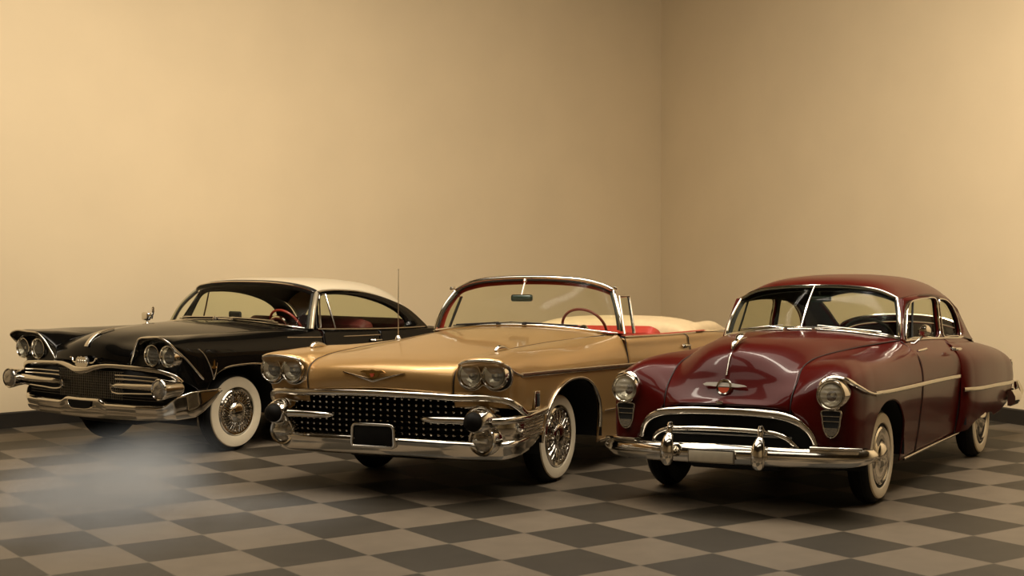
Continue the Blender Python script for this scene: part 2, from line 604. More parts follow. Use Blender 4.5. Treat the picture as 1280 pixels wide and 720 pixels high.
# ------------------------------------------------------------------ the room
def structure(name, mb, m):
    me = bpy.data.meshes.new(name)
    me.from_pydata(mb.v, [], mb.f)
    bm = bmesh.new(); bm.from_mesh(me); bmesh.ops.recalc_face_normals(bm, faces=bm.faces); bm.to_mesh(me); bm.free()
    me.materials.append(m)
    o = bpy.data.objects.new(name, me); COL.objects.link(o)
    o['kind'] = 'structure'
    return o

def wall_material():
    m = mat('beige_plaster', (.735, .585, .375), 0, .75, spec=.25, noise=.025, nscale=1.2, bump=.03, bscale=60)
    return m

TILE = 1.9 / 3.23312777
def floor_material():
    m = bpy.data.materials.new('checker_tile_floor'); m.use_nodes = True
    nt = m.node_tree; L = nt.links; b = nt.nodes['Principled BSDF']
    geo = nt.nodes.new('ShaderNodeNewGeometry')
    sy, cy = math.sin(9.56814250e-01), math.cos(9.56814250e-01)
    def dot(vec, add):
        n = nt.nodes.new('ShaderNodeVectorMath'); n.operation = 'DOT_PRODUCT'
        L.new(geo.outputs['Position'], n.inputs[0]); n.inputs[1].default_value = vec
        a = nt.nodes.new('ShaderNodeMath'); a.operation = 'ADD'
        L.new(n.outputs['Value'], a.inputs[0]); a.inputs[1].default_value = add
        return a
    a = dot((sy / TILE, cy / TILE, 0), -8.35457205)
    c = dot((-cy / TILE, sy / TILE, 0), -17.0310026)
    cmb = nt.nodes.new('ShaderNodeCombineXYZ')
    L.new(a.outputs[0], cmb.inputs[0]); L.new(c.outputs[0], cmb.inputs[1])
    off = nt.nodes.new('ShaderNodeVectorMath'); off.operation = 'ADD'; off.inputs[1].default_value = (0.0, 0.0, 0.5)
    L.new(cmb.outputs[0], off.inputs[0])
    ch = nt.nodes.new('ShaderNodeTexChecker'); ch.inputs['Scale'].default_value = 1.0
    L.new(off.outputs[0], ch.inputs['Vector'])
    ns = nt.nodes.new('ShaderNodeTexNoise'); ns.inputs['Scale'].default_value = 3.0; ns.inputs['Detail'].default_value = 8
    L.new(cmb.outputs[0], ns.inputs['Vector'])
    def ramp(lo, hi):
        r = nt.nodes.new('ShaderNodeValToRGB')
        r.color_ramp.elements[0].position = .3; r.color_ramp.elements[1].position = .7
        r.color_ramp.elements[0].color = (*lo, 1); r.color_ramp.elements[1].color = (*hi, 1)
        L.new(ns.outputs['Fac'], r.inputs['Fac']); return r
    light = ramp((.128, .100, .070), (.150, .118, .083))
    dark = ramp((.029, .023, .015), (.036, .029, .0195))
    L.new(light.outputs[0], ch.inputs['Color1']); L.new(dark.outputs[0], ch.inputs['Color2'])
    # thin joints between tiles
    def joint(src):
        f = nt.nodes.new('ShaderNodeMath'); f.operation = 'FRACT'; L.new(src.outputs[0], f.inputs[0])
        s = nt.nodes.new('ShaderNodeMath'); s.operation = 'SUBTRACT'; L.new(f.outputs[0], s.inputs[0]); s.inputs[1].default_value = .5
        ab = nt.nodes.new('ShaderNodeMath'); ab.operation = 'ABSOLUTE'; L.new(s.outputs[0], ab.inputs[0])
        g = nt.nodes.new('ShaderNodeMath'); g.operation = 'GREATER_THAN'; L.new(ab.outputs[0], g.inputs[0]); g.inputs[1].default_value = .494
        return g
    j = nt.nodes.new('ShaderNodeMath'); j.operation = 'MAXIMUM'
    L.new(joint(a).outputs[0], j.inputs[0]); L.new(joint(c).outputs[0], j.inputs[1])
    mx = nt.nodes.new('ShaderNodeMix'); mx.data_type = 'RGBA'
    L.new(j.outputs[0], mx.inputs['Factor']); L.new(ch.outputs['Color'], mx.inputs['A']); mx.inputs['B'].default_value = (.10, .08, .055, 1)
    L.new(mx.outputs['Result'], b.inputs['Base Color'])
    b.inputs['Roughness'].default_value = .48
    b.inputs['Specular IOR Level'].default_value = .35
    return m

ROOM_H = 6.0
CORNER = np.array((2.23, 21.5))
dl = np.array((-5.29 - 2.23, 14.83 - 21.5)); dl /= np.linalg.norm(dl)
dr = np.array((5.25 - 2.23, 15.4 - 21.5)); dr /= np.linalg.norm(dr)
LFAR = CORNER + dl * 22
RFAR = CORNER + dr * 29
POLY = [tuple(CORNER), tuple(LFAR), (-10.0, -5.5), tuple(RFAR)]
wall_m = wall_material()
base_m = mat('dark_baseboard', (.018, .014, .010), 0, .45, noise=.15, nscale=5)
def wall(name, bname, p, q):
    p, q = np.array(p), np.array(q)
    d = (q - p) / np.linalg.norm(q - p)
    n = np.array((-d[1], d[0]))
    c = np.mean(np.array(POLY), 0)
    if np.dot(c - p, n) < 0: n = -n
    o = -n * .2
    p2, q2 = p - d*.2, q + d*.2
    mb = MB()
    v = [(*p, 0), (*q, 0), (*q, ROOM_H), (*p, ROOM_H), (*(p2 + o), 0), (*(q2 + o), 0), (*(q2 + o), ROOM_H), (*(p2 + o), ROOM_H)]
    mb.add(v, [(0, 1, 2, 3), (7, 6, 5, 4), (0, 4, 5, 1), (3, 2, 6, 7), (0, 3, 7, 4), (1, 5, 6, 2)])
    structure(name, mb, wall_m)
    mb = MB(); h = .165; t = n * .02
    v = [(*p, 0), (*q, 0), (*q, h), (*p, h), (*(p + t), 0), (*(q + t), 0), (*(q + t), h - .012), (*(p + t), h - .012)]
    mb.add(v, [(0, 3, 2, 1), (4, 5, 6, 7), (3, 7, 6, 2), (0, 1, 5, 4), (0, 4, 7, 3), (1, 2, 6, 5)])
    structure(bname, mb, base_m)
wall('wall_left', 'baseboard_left', POLY[0], POLY[1])
wall('wall_right', 'baseboard_right', POLY[3], POLY[0])
wall('wall_back', 'baseboard_back', POLY[1], POLY[2])
wall('wall_front', 'baseboard_front', POLY[2], POLY[3])
mb = MB(); mb.add([(x, y, 0) for x, y in POLY] + [(x, y, -.2) for x, y in POLY], [(0, 1, 2, 3), (7, 6, 5, 4), (0, 4, 5, 1), (1, 5, 6, 2), (2, 6, 7, 3), (3, 7, 4, 0)])
structure('floor', mb, floor_material())
mb = MB(); mb.add([(x, y, ROOM_H) for x, y in POLY] + [(x, y, ROOM_H + .2) for x, y in POLY], [(0, 1, 2, 3), (7, 6, 5, 4), (0, 4, 5, 1), (1, 5, 6, 2), (2, 6, 7, 3), (3, 7, 4, 0)])
structure('ceiling', mb, mat('ceiling_paint', (.10, .085, .065), 0, .8, noise=.03, nscale=2))

# ------------------------------------------------------------------ maroon fastback sedan
def build_maroon():
    C = Car('sedan_car', 'maroon fastback car with round single headlights and split windscreen', 'car', (2.0397, 11.1144, .53232), -.021)
    P = M['maroon']
    # wheels
    for sd in (1, -1):
        wheel(C, .16, .885, sd, .352, .238, .316, .215, 'plain', 'maroon')
        wheel(C, -2.64, .985, sd, .352, .238, .316, .215, 'plain', 'maroon')
    # ---- hood (half grid centre -> seam)
    H = [[(1.08,0,.754),(1.075,.2,.75),(1.05,.36,.738),(1.0,.479,.713)],
         [(1.112,0,.778),(1.097,.2,.775),(1.055,.37,.765),(1.0,.482,.745)],
         [(1.075,0,.808),(1.062,.2,.80),(1.035,.38,.79),(.99,.48,.79)],
         [(1.03,0,.86),(1.018,.22,.85),(.995,.38,.84),(.965,.482,.845)],
         [(.995,0,.94),(.975,.22,.92),(.94,.38,.90),(.90,.488,.905)],
         [(.95,0,1.04),(.925,.22,1.015),(.87,.39,.975),(.772,.482,1.006)],
         [(.90,0,1.115),(.86,.23,1.085),(.77,.41,1.035),(.66,.485,1.040)],
         [(.79,0,1.17),(.73,.25,1.14),(.62,.43,1.08),(.53,.49,1.062)],
         [(.58,0,1.204),(.52,.27,1.178),(.42,.45,1.118),(.33,.52,1.082)],
         [(.25,0,1.222),(.2,.29,1.20),(.12,.48,1.15),(.05,.56,1.095)],
         [(-.2,0,1.225),(-.22,.31,1.21),(-.25,.54,1.17),(-.3,.63,1.11)],
         [(-.56,0,1.212),(-.585,.32,1.20),(-.67,.58,1.165),(-.82,.755,1.125)]]
    hg = surf(H, 64, 24)
    C.panel('hood', [hg], P, sides=(0,))
    # ---- front fender: columns from the hood seam round the nose and back to the door; rows bottom -> seam
    F = [[(.985,.68,.47),(1.012,.585,.62),(1.005,.487,.74),(.984,.484,.80),(.955,.486,.85),(.92,.489,.885),(.895,.491,.907)],
         [(1.0,.72,.46),(1.02,.68,.60),(1.012,.62,.74),(.99,.60,.85),(.95,.60,.92),(.87,.575,.975),(.772,.485,1.006)],
         [(.985,.80,.46),(1.002,.79,.6),(1.002,.785,.74),(.985,.785,.86),(.955,.78,.955),(.83,.72,1.03),(.6,.492,1.052)],
         [(.93,.90,.46),(.95,.895,.6),(.95,.895,.74),(.93,.893,.86),(.88,.865,.965),(.70,.76,1.055),(.45,.503,1.072)],
         [(.80,.94,.46),(.82,.945,.6),(.80,.947,.74),(.78,.942,.86),(.70,.90,.98),(.50,.775,1.065),(.28,.525,1.084)],
         [(.55,.945,.40),(.55,.955,.6),(.55,.955,.76),(.53,.95,.88),(.45,.90,1.0),(.25,.775,1.064),(.05,.56,1.095)],
         [(.1,.93,.28),(.1,.95,.55),(.1,.955,.76),(.1,.948,.89),(.08,.90,1.0),(-.05,.80,1.058),(-.2,.61,1.104)],
         [(-.35,.89,.235),(-.35,.925,.5),(-.35,.945,.74),(-.35,.94,.88),(-.37,.905,.995),(-.42,.83,1.06),(-.5,.675,1.112)],
         [(-.76,.88,.235),(-.76,.92,.5),(-.76,.942,.74),(-.76,.938,.88),(-.76,.905,1.0),(-.77,.85,1.06),(-.81,.762,1.122)]]
    fg = surf(F, 150, 60)[:, ::-1]
    ins = lambda x, z: (np.abs(x - .19) / .47)**2.3 + (np.abs(z - .345) / .405)**2.3 < 1
    # open just the rear/outer columns: the nose columns never reach the opening
    fgt, edge = trim_arch(fg, ins)
    C.panel('front_fender', [fgt], P, sides=(1, -1))
    # wheel-opening edge and inner wheel house
    for sd in (1, -1):
        a = np.linspace(.1, PI - .1, 40)
        pts = [(.19 + .47 * math.copysign(abs(math.cos(t))**(2/2.3), math.cos(t)), sd * np.interp(.345 + .405*math.sin(t)**(2/2.3), [.3, .55, .75], [.91, .94, .945]), .345 + .405 * math.sin(t)**(2/2.3)) for t in a]
        b = MB(); b.add(*tube(pts, .007, 6)); C.part('wheel_arch_lip', b, P)
        w = MB()
        aa = np.linspace(-.1, PI + .1, 24)
        g = np.array([[(.19 + .50 * math.cos(t), sd * y, .33 + .44 * math.sin(t)) for t in aa] for y in (.42, .6, .8, .925)])
        w.grid(g)
        w.add([(.19 + .50 * math.cos(t), sd * .42, .33 + .44 * math.sin(t)) for t in aa], [tuple(range(24))])
        C.part('wheel_well', w, M['dark'])
        w = MB()
        g = np.array([[(-2.66 + .56 * math.cos(t), sd * y, .36 + .42 * math.sin(t)) for t in aa] for y in (.5, .7, .9, .975)])
        w.grid(g); w.add([(-2.66 + .56 * math.cos(t), sd * .5, .36 + .42 * math.sin(t)) for t in aa], [tuple(range(24))])
        C.part('wheel_well', w, M['dark'])
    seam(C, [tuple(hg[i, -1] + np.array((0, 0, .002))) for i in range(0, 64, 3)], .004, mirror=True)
    # ---- door and quarter sides: rows belt -> rocker
    def side_col(x, belt_z, belt_y, o=0.0):
        return [(x, belt_y, belt_z), (x, belt_y + .055, belt_z - .045), (x, .905 + o, belt_z - .125), (x, .938 + o, min(.88, belt_z - .2)), (x, .942 + o, min(.74, belt_z - .3)), (x, .92 + o, .5), (x, .88 + o, .235)]
    D = [side_col(-.765, 1.122, .762), side_col(-1.1, 1.115, .772), side_col(-1.5, 1.10, .776), side_col(-2.05, 1.075, .776)]
    C.panel('door', [surf(D, 30, 40)], P, sides=(1, -1))
    Q = [side_col(-2.058, 1.075, .776), side_col(-2.4, 1.06, .772), side_col(-2.9, 1.03, .755), side_col(-3.4, .965, .70), side_col(-3.75, .86, .66)]
    C.panel('quarter_panel', [surf(Q, 30, 40)[:, :26]], P, sides=(1, -1))
    for x, zt in ((-.762, 1.12), (-2.054, 1.07)):
        d = side_col(x, zt, .768)
        for sd in (1, -1): seam(C, [(a, sd*(b + .001), c) for a, b, c in d], .004, name='door_gap_shade')
    # rear fender (pontoon)
    R = [[(-2.0,.80,1.055),(-2.0,.88,1.0),(-2.02,.928,.9),(-2.03,.943,.7),(-2.05,.925,.45),(-2.07,.885,.25)],
         [(-2.08,.79,1.05),(-2.08,.89,.995),(-2.08,.965,.89),(-2.08,.99,.7),(-2.08,.975,.45),(-2.09,.92,.255)],
         [(-2.25,.775,1.04),(-2.25,.90,.992),(-2.25,.99,.885),(-2.25,1.02,.7),(-2.25,1.012,.45),(-2.25,.965,.265)],
         [(-2.9,.73,1.005),(-2.9,.89,.968),(-2.9,1.005,.865),(-2.9,1.04,.68),(-2.9,1.035,.47),(-2.9,1.0,.30)],
         [(-3.5,.67,.955),(-3.5,.86,.915),(-3.5,.985,.82),(-3.5,1.025,.65),(-3.5,1.015,.48),(-3.5,.985,.33)],
         [(-3.95,.62,.89),(-3.95,.83,.855),(-3.95,.955,.775),(-3.95,.995,.64),(-3.95,.985,.5),(-3.95,.955,.40)],
         [(-4.09,.62,.83),(-4.1,.81,.80),(-4.1,.905,.74),(-4.1,.935,.63),(-4.1,.93,.53),(-4.08,.90,.45)],
         [(-4.13,.68,.72),(-4.14,.79,.71),(-4.14,.84,.69),(-4.14,.86,.63),(-4.14,.85,.56),(-4.13,.83,.52)]]
    rg = surf(R, 90, 50)
    insr = lambda x, z: (np.abs((x + 2.68) / .56)**2.6 + np.abs(np.maximum(z - .0, 0) / .365)**2.6 < 1)
    rgt, _ = trim_arch(rg, insr)
    C.panel('rear_fender', [rgt], P, sides=(1, -1))
    # tail lamps
    for sd in (1, -1):
        b = MB(); b.add(*rbox((-4.115, sd * .885, .70), (.05, .055, .13), .02, 3))
        C.part('tail_light', b, M['red_enamel'], label='red tail lamp in chrome rim')
        b = MB(); b.add(*tube(spl([(-3.99, sd*.975, .66), (-3.995, sd*.972, .72), (-4.02, sd*.962, .755), (-4.06, sd*.945, .72), (-4.06, sd*.95, .66), (-4.03, sd*.965, .635)], 30, True), .009, 6, closed=True, up=(0, 1, 0)))
        C.part('tail_light_rim', b, M['chrome'])
    # ---- roof, fastback tail and boot lid
    T = [[(-.958,0,1.565),(-.965,.25,1.557),(-.985,.48,1.528),(-1.0,.62,1.485),(-1.005,.678,1.448)],
         [(-1.12,0,1.615),(-1.13,.25,1.607),(-1.14,.48,1.575),(-1.15,.63,1.515),(-1.16,.70,1.455)],
         [(-1.45,0,1.642),(-1.45,.26,1.634),(-1.45,.5,1.60),(-1.45,.65,1.535),(-1.46,.725,1.462)],
         [(-1.9,0,1.642),(-1.9,.26,1.633),(-1.9,.5,1.598),(-1.9,.65,1.53),(-1.91,.728,1.452)],
         [(-2.35,0,1.61),(-2.35,.26,1.60),(-2.36,.5,1.56),(-2.38,.64,1.488),(-2.40,.722,1.405)],
         [(-2.72,0,1.55),(-2.72,.26,1.54),(-2.73,.49,1.495),(-2.77,.63,1.41),(-2.80,.722,1.30)]]
    tg = surf(T, 50, 30)
    C.panel('roof', [tg], P, sides=(0,), solid=.02)
    # side frames with window openings
    yf = lambda x, z: .775 - .052 * np.clip((z - 1.05) / .4, -1, 1.5) - .05 * max(0, (-2.3 - x))
    outer = [(-.79,1.125)] + [tuple(p) for p in spl([(-.82,1.14),(-.90,1.28),(-.985,1.41),(-1.02,1.455)], 10)] + [tuple(p) for p in spl([(-1.16,1.462),(-1.46,1.470),(-1.91,1.460),(-2.40,1.412),(-2.80,1.305)], 30)] + \
            [tuple(p) for p in spl([(-3.05,1.18),(-3.25,1.06),(-3.42,.985)], 10)] + [(-3.0,1.025),(-2.5,1.055),(-2.05,1.075),(-1.5,1.10),(-1.0,1.118)]
    w1 = spl([(-.885,1.135),(-.95,1.26),(-1.03,1.36),(-1.15,1.415),(-1.35,1.434),(-1.65,1.436),(-1.92,1.427),(-1.975,1.405),(-1.965,1.25),(-1.95,1.12),(-1.91,1.10),(-1.5,1.116),(-1.05,1.132)], 70, True)
    w2 = spl([(-2.075,1.41),(-2.13,1.415),(-2.35,1.39),(-2.58,1.32),(-2.74,1.20),(-2.785,1.10),(-2.77,1.062),(-2.6,1.066),(-2.3,1.080),(-2.08,1.094),(-2.055,1.12),(-2.06,1.27)], 60, True)
    for sd in (1, -1):
        b = MB(); b.add(*flat_region(outer, [w1, w2], yf, sd))
        C.part('window_pillar_frame', b, P, solid=.02, orient=lambda c: (c.x, 0, c.z))
        b = MB(); b.add(*flat_region(outer, [w1, w2], lambda x, z: yf(x, z) - .032, sd)); C.part('pillar_liner', b, M['liner'])
        for wl, nm in ((w1, 'door_window'), (w2, 'quarter_window')):
            g = MB(); v, f = disc_fill(wl, lambda x, z: sd * (yf(x, z) - .015)); g.add(v, f)
            gl = C.part(nm, g, M['glass_dark'])
            b = MB(); b.add(*sweep([(x, sd * (yf(x, z) + .012), z) for x, z in wl], rrect(.012, .016, .005, 2), (0, sd, 0), closed=True))
            C.part('window_trim', b, M['chrome'], parent=gl)
        # vent-window post
        b = MB(); b.add(*tube([(-1.13, sd * (yf(-1.13, 1.13) - .006), 1.128), (-1.13-.08, sd * (yf(-1.2, 1.3) - .006), 1.28), (-1.29, sd * (yf(-1.29, 1.43) - .006), 1.432)], .009, 8))
        C.part('vent_window_post', b, M['seal_and_gap'])
        # belt moulding
        strip(C, 'belt_moulding', [(-.83, sd*.786, 1.122), (-1.2, sd*.786, 1.113), (-1.7, sd*.787, 1.092), (-2.2, sd*.786, 1.068), (-2.75, sd*.772, 1.042), (-2.84, sd*.768, 1.045)], .012, .016, M['chrome'], up=(0, 0, 1))
    # rear window and boot lid: fastback surface
    B = [[(-2.74,0,1.55),(-2.74,.26,1.54),(-2.75,.49,1.495),(-2.785,.63,1.41),(-2.82,.722,1.30)],
         [(-3.05,0,1.44),(-3.05,.26,1.43),(-3.06,.48,1.385),(-3.08,.62,1.29),(-3.1,.71,1.17)],
         [(-3.4,0,1.25),(-3.4,.26,1.24),(-3.41,.47,1.20),(-3.43,.62,1.12),(-3.45,.70,1.00)],
         [(-3.7,0,1.07),(-3.7,.26,1.06),(-3.71,.47,1.03),(-3.72,.60,.98),(-3.74,.68,.92)],
         [(-3.98,0,.90),(-3.98,.26,.895),(-3.98,.45,.875),(-3.98,.58,.85),(-3.98,.66,.82)],
         [(-4.13,0,.70),(-4.13,.26,.695),(-4.12,.45,.69),(-4.11,.6,.68),(-4.10,.68,.67)],
         [(-4.13,0,.50),(-4.13,.26,.50),(-4.12,.45,.50),(-4.11,.6,.50),(-4.10,.68,.50)]]
    bg = surf(B, 70, 40)
    # split: window rows/cols inside the upper part
    i0, i1, j1 = 5, 29, 31
    C.panel('rear_window', [bg[i0:i1 + 1, :j1 + 1]], M['glass_dark'], sides=(0,), solid=0)
    C.panel('rear_deck', [bg[:i0 + 1], bg[i0:i1 + 1, j1:], bg[i1:34]], P, sides=(0,))
    dn = np.array((.01, 0, -.045))
    C.panel('rear_shelf_liner', [bg[:i0 + 1, :-1] + dn, bg[i0:i1 + 1, j1:-1] + dn], M['liner'], sides=(0,), solid=0)
    C.panel('trunk_lid', [bg[34:]], P, sides=(0,))
    rim = [tuple(p) for p in bg[i0, :j1 + 1]] + [tuple(p) for p in bg[i0 + 1:i1, j1]] + [tuple(p) for p in bg[i1, j1::-1]]
    rm = rim + [(x, -y, z) for x, y, z in rim[::-1][1:-1]]
    b = MB(); b.add(*tube(np.array(rm) + np.array((-.005, 0, .005)), .011, 6, closed=True, up=(0, .3, 1))); C.part('rear_window_trim', b, M['chrome'])
    # ---- split windscreen
    W = wshield([(-.61,0,1.225),(-.655,.33,1.208),(-.75,.62,1.168),(-.83,.742,1.138)], [(-.945,0,1.556),(-.955,.3,1.548),(-.978,.54,1.512),(-1.0,.668,1.452)], .02)
    for nm, g in (('windscreen_pane', W[:, 20:]), ('windscreen_pane', W[:, :21])):
        q = MB(); q.grid(g); C.part(nm, q, M['glass'])
    base = W[0]; top = W[-1]
    b = MB(); b.add(*tube(np.concatenate([base, W[1:-1, -1], top[::-1], W[1:-1, 0][::-1]]) + np.array((.006, 0, .004)), .014, 8, closed=True, up=(1, 0, .6)))
    C.part('windscreen_frame', b, M['chrome'])
    inn = []
    b = MB(); b.add(*tube(W[:, 20] + np.array((.012, 0, .006)), .010, 8, up=(1, 0, 0))); C.part('windscreen_divider', b, M['chrome'])
    b = MB()
    Wi = W + np.array((-.012, 0, -.006))
    t = .10
    g = np.stack([Wi[:, -1], Wi[:, -1] * (1-.0) + np.array((-.02, -.035, 0))], 1)
    b.grid(g); b.mirror(); b.grid(np.stack([Wi[-1], Wi[-1] + np.array((-.03, 0, -.03))], 1)); b.grid(np.stack([Wi[0], Wi[0] + np.array((-.02, 0, .014))], 1))
    C.part('windscreen_rubber', b, M['seal_and_gap'])
    # A-pillars between windscreen and door glass
    for sd in (1, -1):
        g0 = W[:, -1].copy()
        z = g0[:, 2]
        ox = np.interp(z, [1.13, 1.28, 1.41, 1.456], [-.80, -.90, -.985, -1.02])
        g1 = np.stack([ox - .02, [yf(a, c) for a, c in zip(ox, z)], z], 1)
        q = MB(); q.grid(np.stack([g0 + np.array((0, .004, 0)), (g0 + g1) / 2 + np.array((.012, .012, 0)), g1], 1))
        if sd < 0: q = q.flipped()
        C.part('windscreen_pillar', q, P)
    # cowl chrome and wipers
    strip(C, 'cowl_moulding', [tuple(p + np.array((.02, 0, -.006))) for p in base[::4]], .022, .022, M['chrome'], up=(0, 0, 1))
    for y0, y1 in ((.12, .62), (-.12, -.55)):
        b = MB()
        bz = lambda y: np.array([np.interp(abs(y), base[20:, 1], base[20:, k]) for k in (0, 2)])
        q0, q1 = bz(y0), bz(y1)
        b.add(*tube([(q0[0] + .05, y0, q0[1] + .005), (q0[0] + .04, (y0*2+y1)/3, (q0[1]*2+q1[1])/3 + .035), (q1[0] + .03, y1, q1[1] + .03)], .006, 6))
        b.add(*tube([(q0[0] + .035, y0 * 1.2, q0[1] + .03), (q1[0] + .02, y1, q1[1] + .03)], .006, 6))
        b.add(*lathe([(.018, 0), (.018, .02), (0, .03)], (q0[0] + .05, y0, q0[1] - .015), (0, 0, 1), 14))
        C.part('wiper', b, M['chrome_soft'])
    # ---- front: arch moulding, grille bars, dark opening
    arch = [(.99,.665,.50),(1.015,.63,.585),(1.055,.565,.655),(1.075,.47,.695),(1.085,.30,.715),(1.092,0,.722)]
    full = spl([(x, -y, z) for x, y, z in arch] + [(x, y, z) for x, y, z in arch[::-1][1:]], 90)
    b = MB()
    w = np.interp(np.abs(np.linspace(-1, 1, 90)), [0, .6, 1], [.030, .030, .020])
    ctr = np.array((1.0, 0, .45))
    upv = full - ctr; upv[:, 0] = 0.0
    sec = np.stack([np.stack([np.array(rrect(1, 1, .4, 4))[:, 0] * .05, np.array(rrect(1, 1, .4, 4))[:, 1] * 2 * k], 1) for k in w])
    b.add(*sweep(full, sec, upv / np.linalg.norm(upv, axis=1)[:, None]))
    C.part('grille_arch_moulding', b, M['chrome'], label='thick chrome arch over the grille')
    b = MB(); v = [(.93, y, z) for y, z in ((.7, .44), (.68, .56), (.58, .68), (.4, .73), (0, .74), (-.4, .73), (-.58, .68), (-.68, .56), (-.7, .44))]
    b.add(v, [tuple(range(9))]); C.part('grille_backing', b, M['dark'])
    ib = [(1.0,.545,.47),(1.06,.53,.50),(1.09,.49,.545),(1.11,.42,.578),(1.13,.28,.592),(1.15,0,.600)]
    fb = spl([(x, -y, z) for x, y, z in ib] + [(x, y, z) for x, y, z in ib[::-1][1:]], 70)
    b = MB(); b.add(*tube(fb, .019, 12, up=(1, 0, 0))); g = C.part('grille_bar', b, M['chrome'], label='curved chrome grille bar')
    b = MB(); b.add(*sweep(spl([(1.02, -.5, .545), (1.08, 0, .555), (1.02, .5, .545)], 30), rrect(.015, .014, .006, 2))); C.part('grille_lower_bar', b, M['chrome_dark'])
    # ---- front bumper
    path = spl([(.80,-1.015,.42),(.86,-1.0,.415),(.92,-.95,.412),(1.02,-.82,.412),(1.13,-.55,.420),(1.19,-.25,.428),(1.205,0,.430),(1.19,.25,.428),(1.13,.55,.420),(1.02,.82,.412),(.92,.95,.412),(.86,1.0,.415),(.80,1.015,.42)], 110)
    prof = np.array([(-.05,.062),(-.015,.074),(.0,.068),(.012,.05),(.030,.02),(.034,-.01),(.024,-.035),(.008,-.052),(.003,-.066),(-.02,-.076),(-.05,-.07)])
    k = np.interp(np.linspace(0, 1, 110), [0, .12, .5, .88, 1], [.6, .88, 1, .88, .6])
    sec = np.stack([prof * np.array((1, s)) for s in k])
    b = MB(); b.add(*sweep(path, sec)); bump = C.part('front_bumper', b, M['chrome'], label='chrome wraparound front bumper', angle=50)
    for sd in (1, -1):
        sh = [(.90,sd*.93,.475),(.985,sd*.82,.487),(1.03,sd*.70,.492),(1.05,sd*.64,.493)]
        strip(C, 'bumper_ledge', sh, .16, .022, M['chrome'], up=(0, 0, 1))
        b = MB(); pts = spl([(1.235,sd*.342,.34),(1.26,sd*.342,.38),(1.265,sd*.342,.44),(1.25,sd*.342,.50),(1.225,sd*.342,.54),(1.21,sd*.342,.60),(1.20,sd*.342,.625)], 30)
        wv = np.interp(np.linspace(0, 1, 30), [0,.08,.25,.5,.68,.78,.88,1], [.012,.042,.052,.050,.038,.020,.024,.018])
        b.add(*sweep(pts, np.stack([circ(w_, 16, .030 if w_ > .03 else w_ * .9) for w_ in wv]), (1, 0, 0)))
        C.part('bumper_guard', b, M['chrome'])
        b = MB(); b.add(*lathe([(0,.026),(.018,.020),(.026,0),(.018,-.020),(0,-.026)], (1.20, sd*.342, .620), (0, 0, 1), 18)); b.add(*tube([(1.20, sd*.342, .62), (1.13, sd*.36, .592)], .012, 8)); C.part('guard_cap', b, M['chrome'])
    b = MB(); b.add(*rbox((1.247, -.01, .418), (.012, .355, .098), .006, 2)); pf = C.part('plate_frame', b, M['chrome_dark'])
    b = MB(); b.add(*rbox((1.254, -.01, .416), (.006, .335, .078), .004, 2)); C.part('number_plate', b, M['plate'], parent=pf, label='blank pale plate')
    # ---- lamps
    for sd in (1, -1):
        headlight(C, (1.045, sd*.785, .855), .083, .026, .12)
        # brow moulding that sweeps back into the side strip
        b = MB()
        pts = spl([(1.02, sd*.69, .895), (1.02, sd*.715, .945), (1.0, sd*.775, .972), (.95, sd*.86, .955), (.88, sd*.918, .905), (.78, sd*.953, .86), (.66, sd*.962, .836), (.45, sd*.964, .826)], 60)
        cc = np.array((.9, sd*.78, .85))
        uv = pts - cc
        sec = np.stack([rrect(.03 if i < 26 else .018, h, .007, 2) for i, h in enumerate(np.interp(np.linspace(0, 1, 60), [0, .3, .55, .75, 1], [.012, .026, .04, .034, .026]))])
        b.add(*sweep(pts, sec, uv)); C.part('headlight_brow', b, M['chrome'])
        # parking-lamp housing under the headlight
        lo = spl([(-.066,.0),(-.062,-.06),(-.05,-.13),(-.025,-.172),(0,-.18),(.025,-.172),(.05,-.13),(.062,-.06),(.066,.0),(.03,.006),(-.03,.006)], 60, True)
        o = np.array((1.02, sd*.782, .742))
        b = MB(); b.add(*sweep([tuple(o + np.array((.004 * 0, q[0], q[1]))) for q in lo], rrect(.011, .016, .004, 2), (1, 0, 0), closed=True)); pk = C.part('parking_light', b, M['chrome'])
        b = MB(); v, f = prism([tuple(q*.96) for q in lo[::2]], o - np.array((.008, 0, 0)), (0, 1, 0), (0, 0, 1), .008); b.add(v, f); C.part('vent_backing', b, M['dark'], parent=pk)
        b = MB()
        for zz, hw in ((-.035, .060), (-.070, .057)):
            b.add(*rbox(o + np.array((.0, 0, zz)), (.012, hw*2, .006), .002, 2))
        C.part('vent_bar', b, M['chrome'], parent=pk)
        b = MB(); b.add(*prism([(-.048,-.115),(-.042,-.145),(-.02,-.168),(0,-.172),(.02,-.168),(.042,-.145),(.048,-.115)], o - np.array((.002, 0, 0)), (0, 1, 0), (0, 0, 1), .014)); C.part('parking_lens', b, M['lamp_glass'], parent=pk)
    # ---- emblem, spine, ornament, latch
    ec = np.array((1.022, 0, .885)); ux = (0, 1, 0); uz = np.array((-.22, 0, .975))
    b = MB(); b.add(*lathe([(.056,-.006),(.061,.010),(.055,.024),(.045,.022),(.044,.012),(0,.012)], ec, (.975, 0, .22), 32)); em = C.part('hood_emblem', b, M['chrome'])
    b = MB(); a = np.linspace(PI*1.02, 2*PI*.99, 16); b.add(*prism([(.043*math.cos(t), .043*math.sin(t)) for t in a], ec + np.array((.008, 0, 0)), ux, uz, .012)); C.part('emblem_enamel', b, M['red_enamel'], parent=em, label='red lower half of the emblem')
    b = MB(); b.add(*prism([(-.165,.006),(-.14,.018),(-.05,.022),(.05,.018),(.09,.012),(.15,.004),(.168,-.006),(.10,-.012),(.04,-.010),(-.05,-.010),(-.15,-.004)], ec + np.array((-.004, 0, .012)), ux, uz, .016)); C.part('emblem_wing', b, M['emblem'], parent=em)
    hc = hg[:, 0]
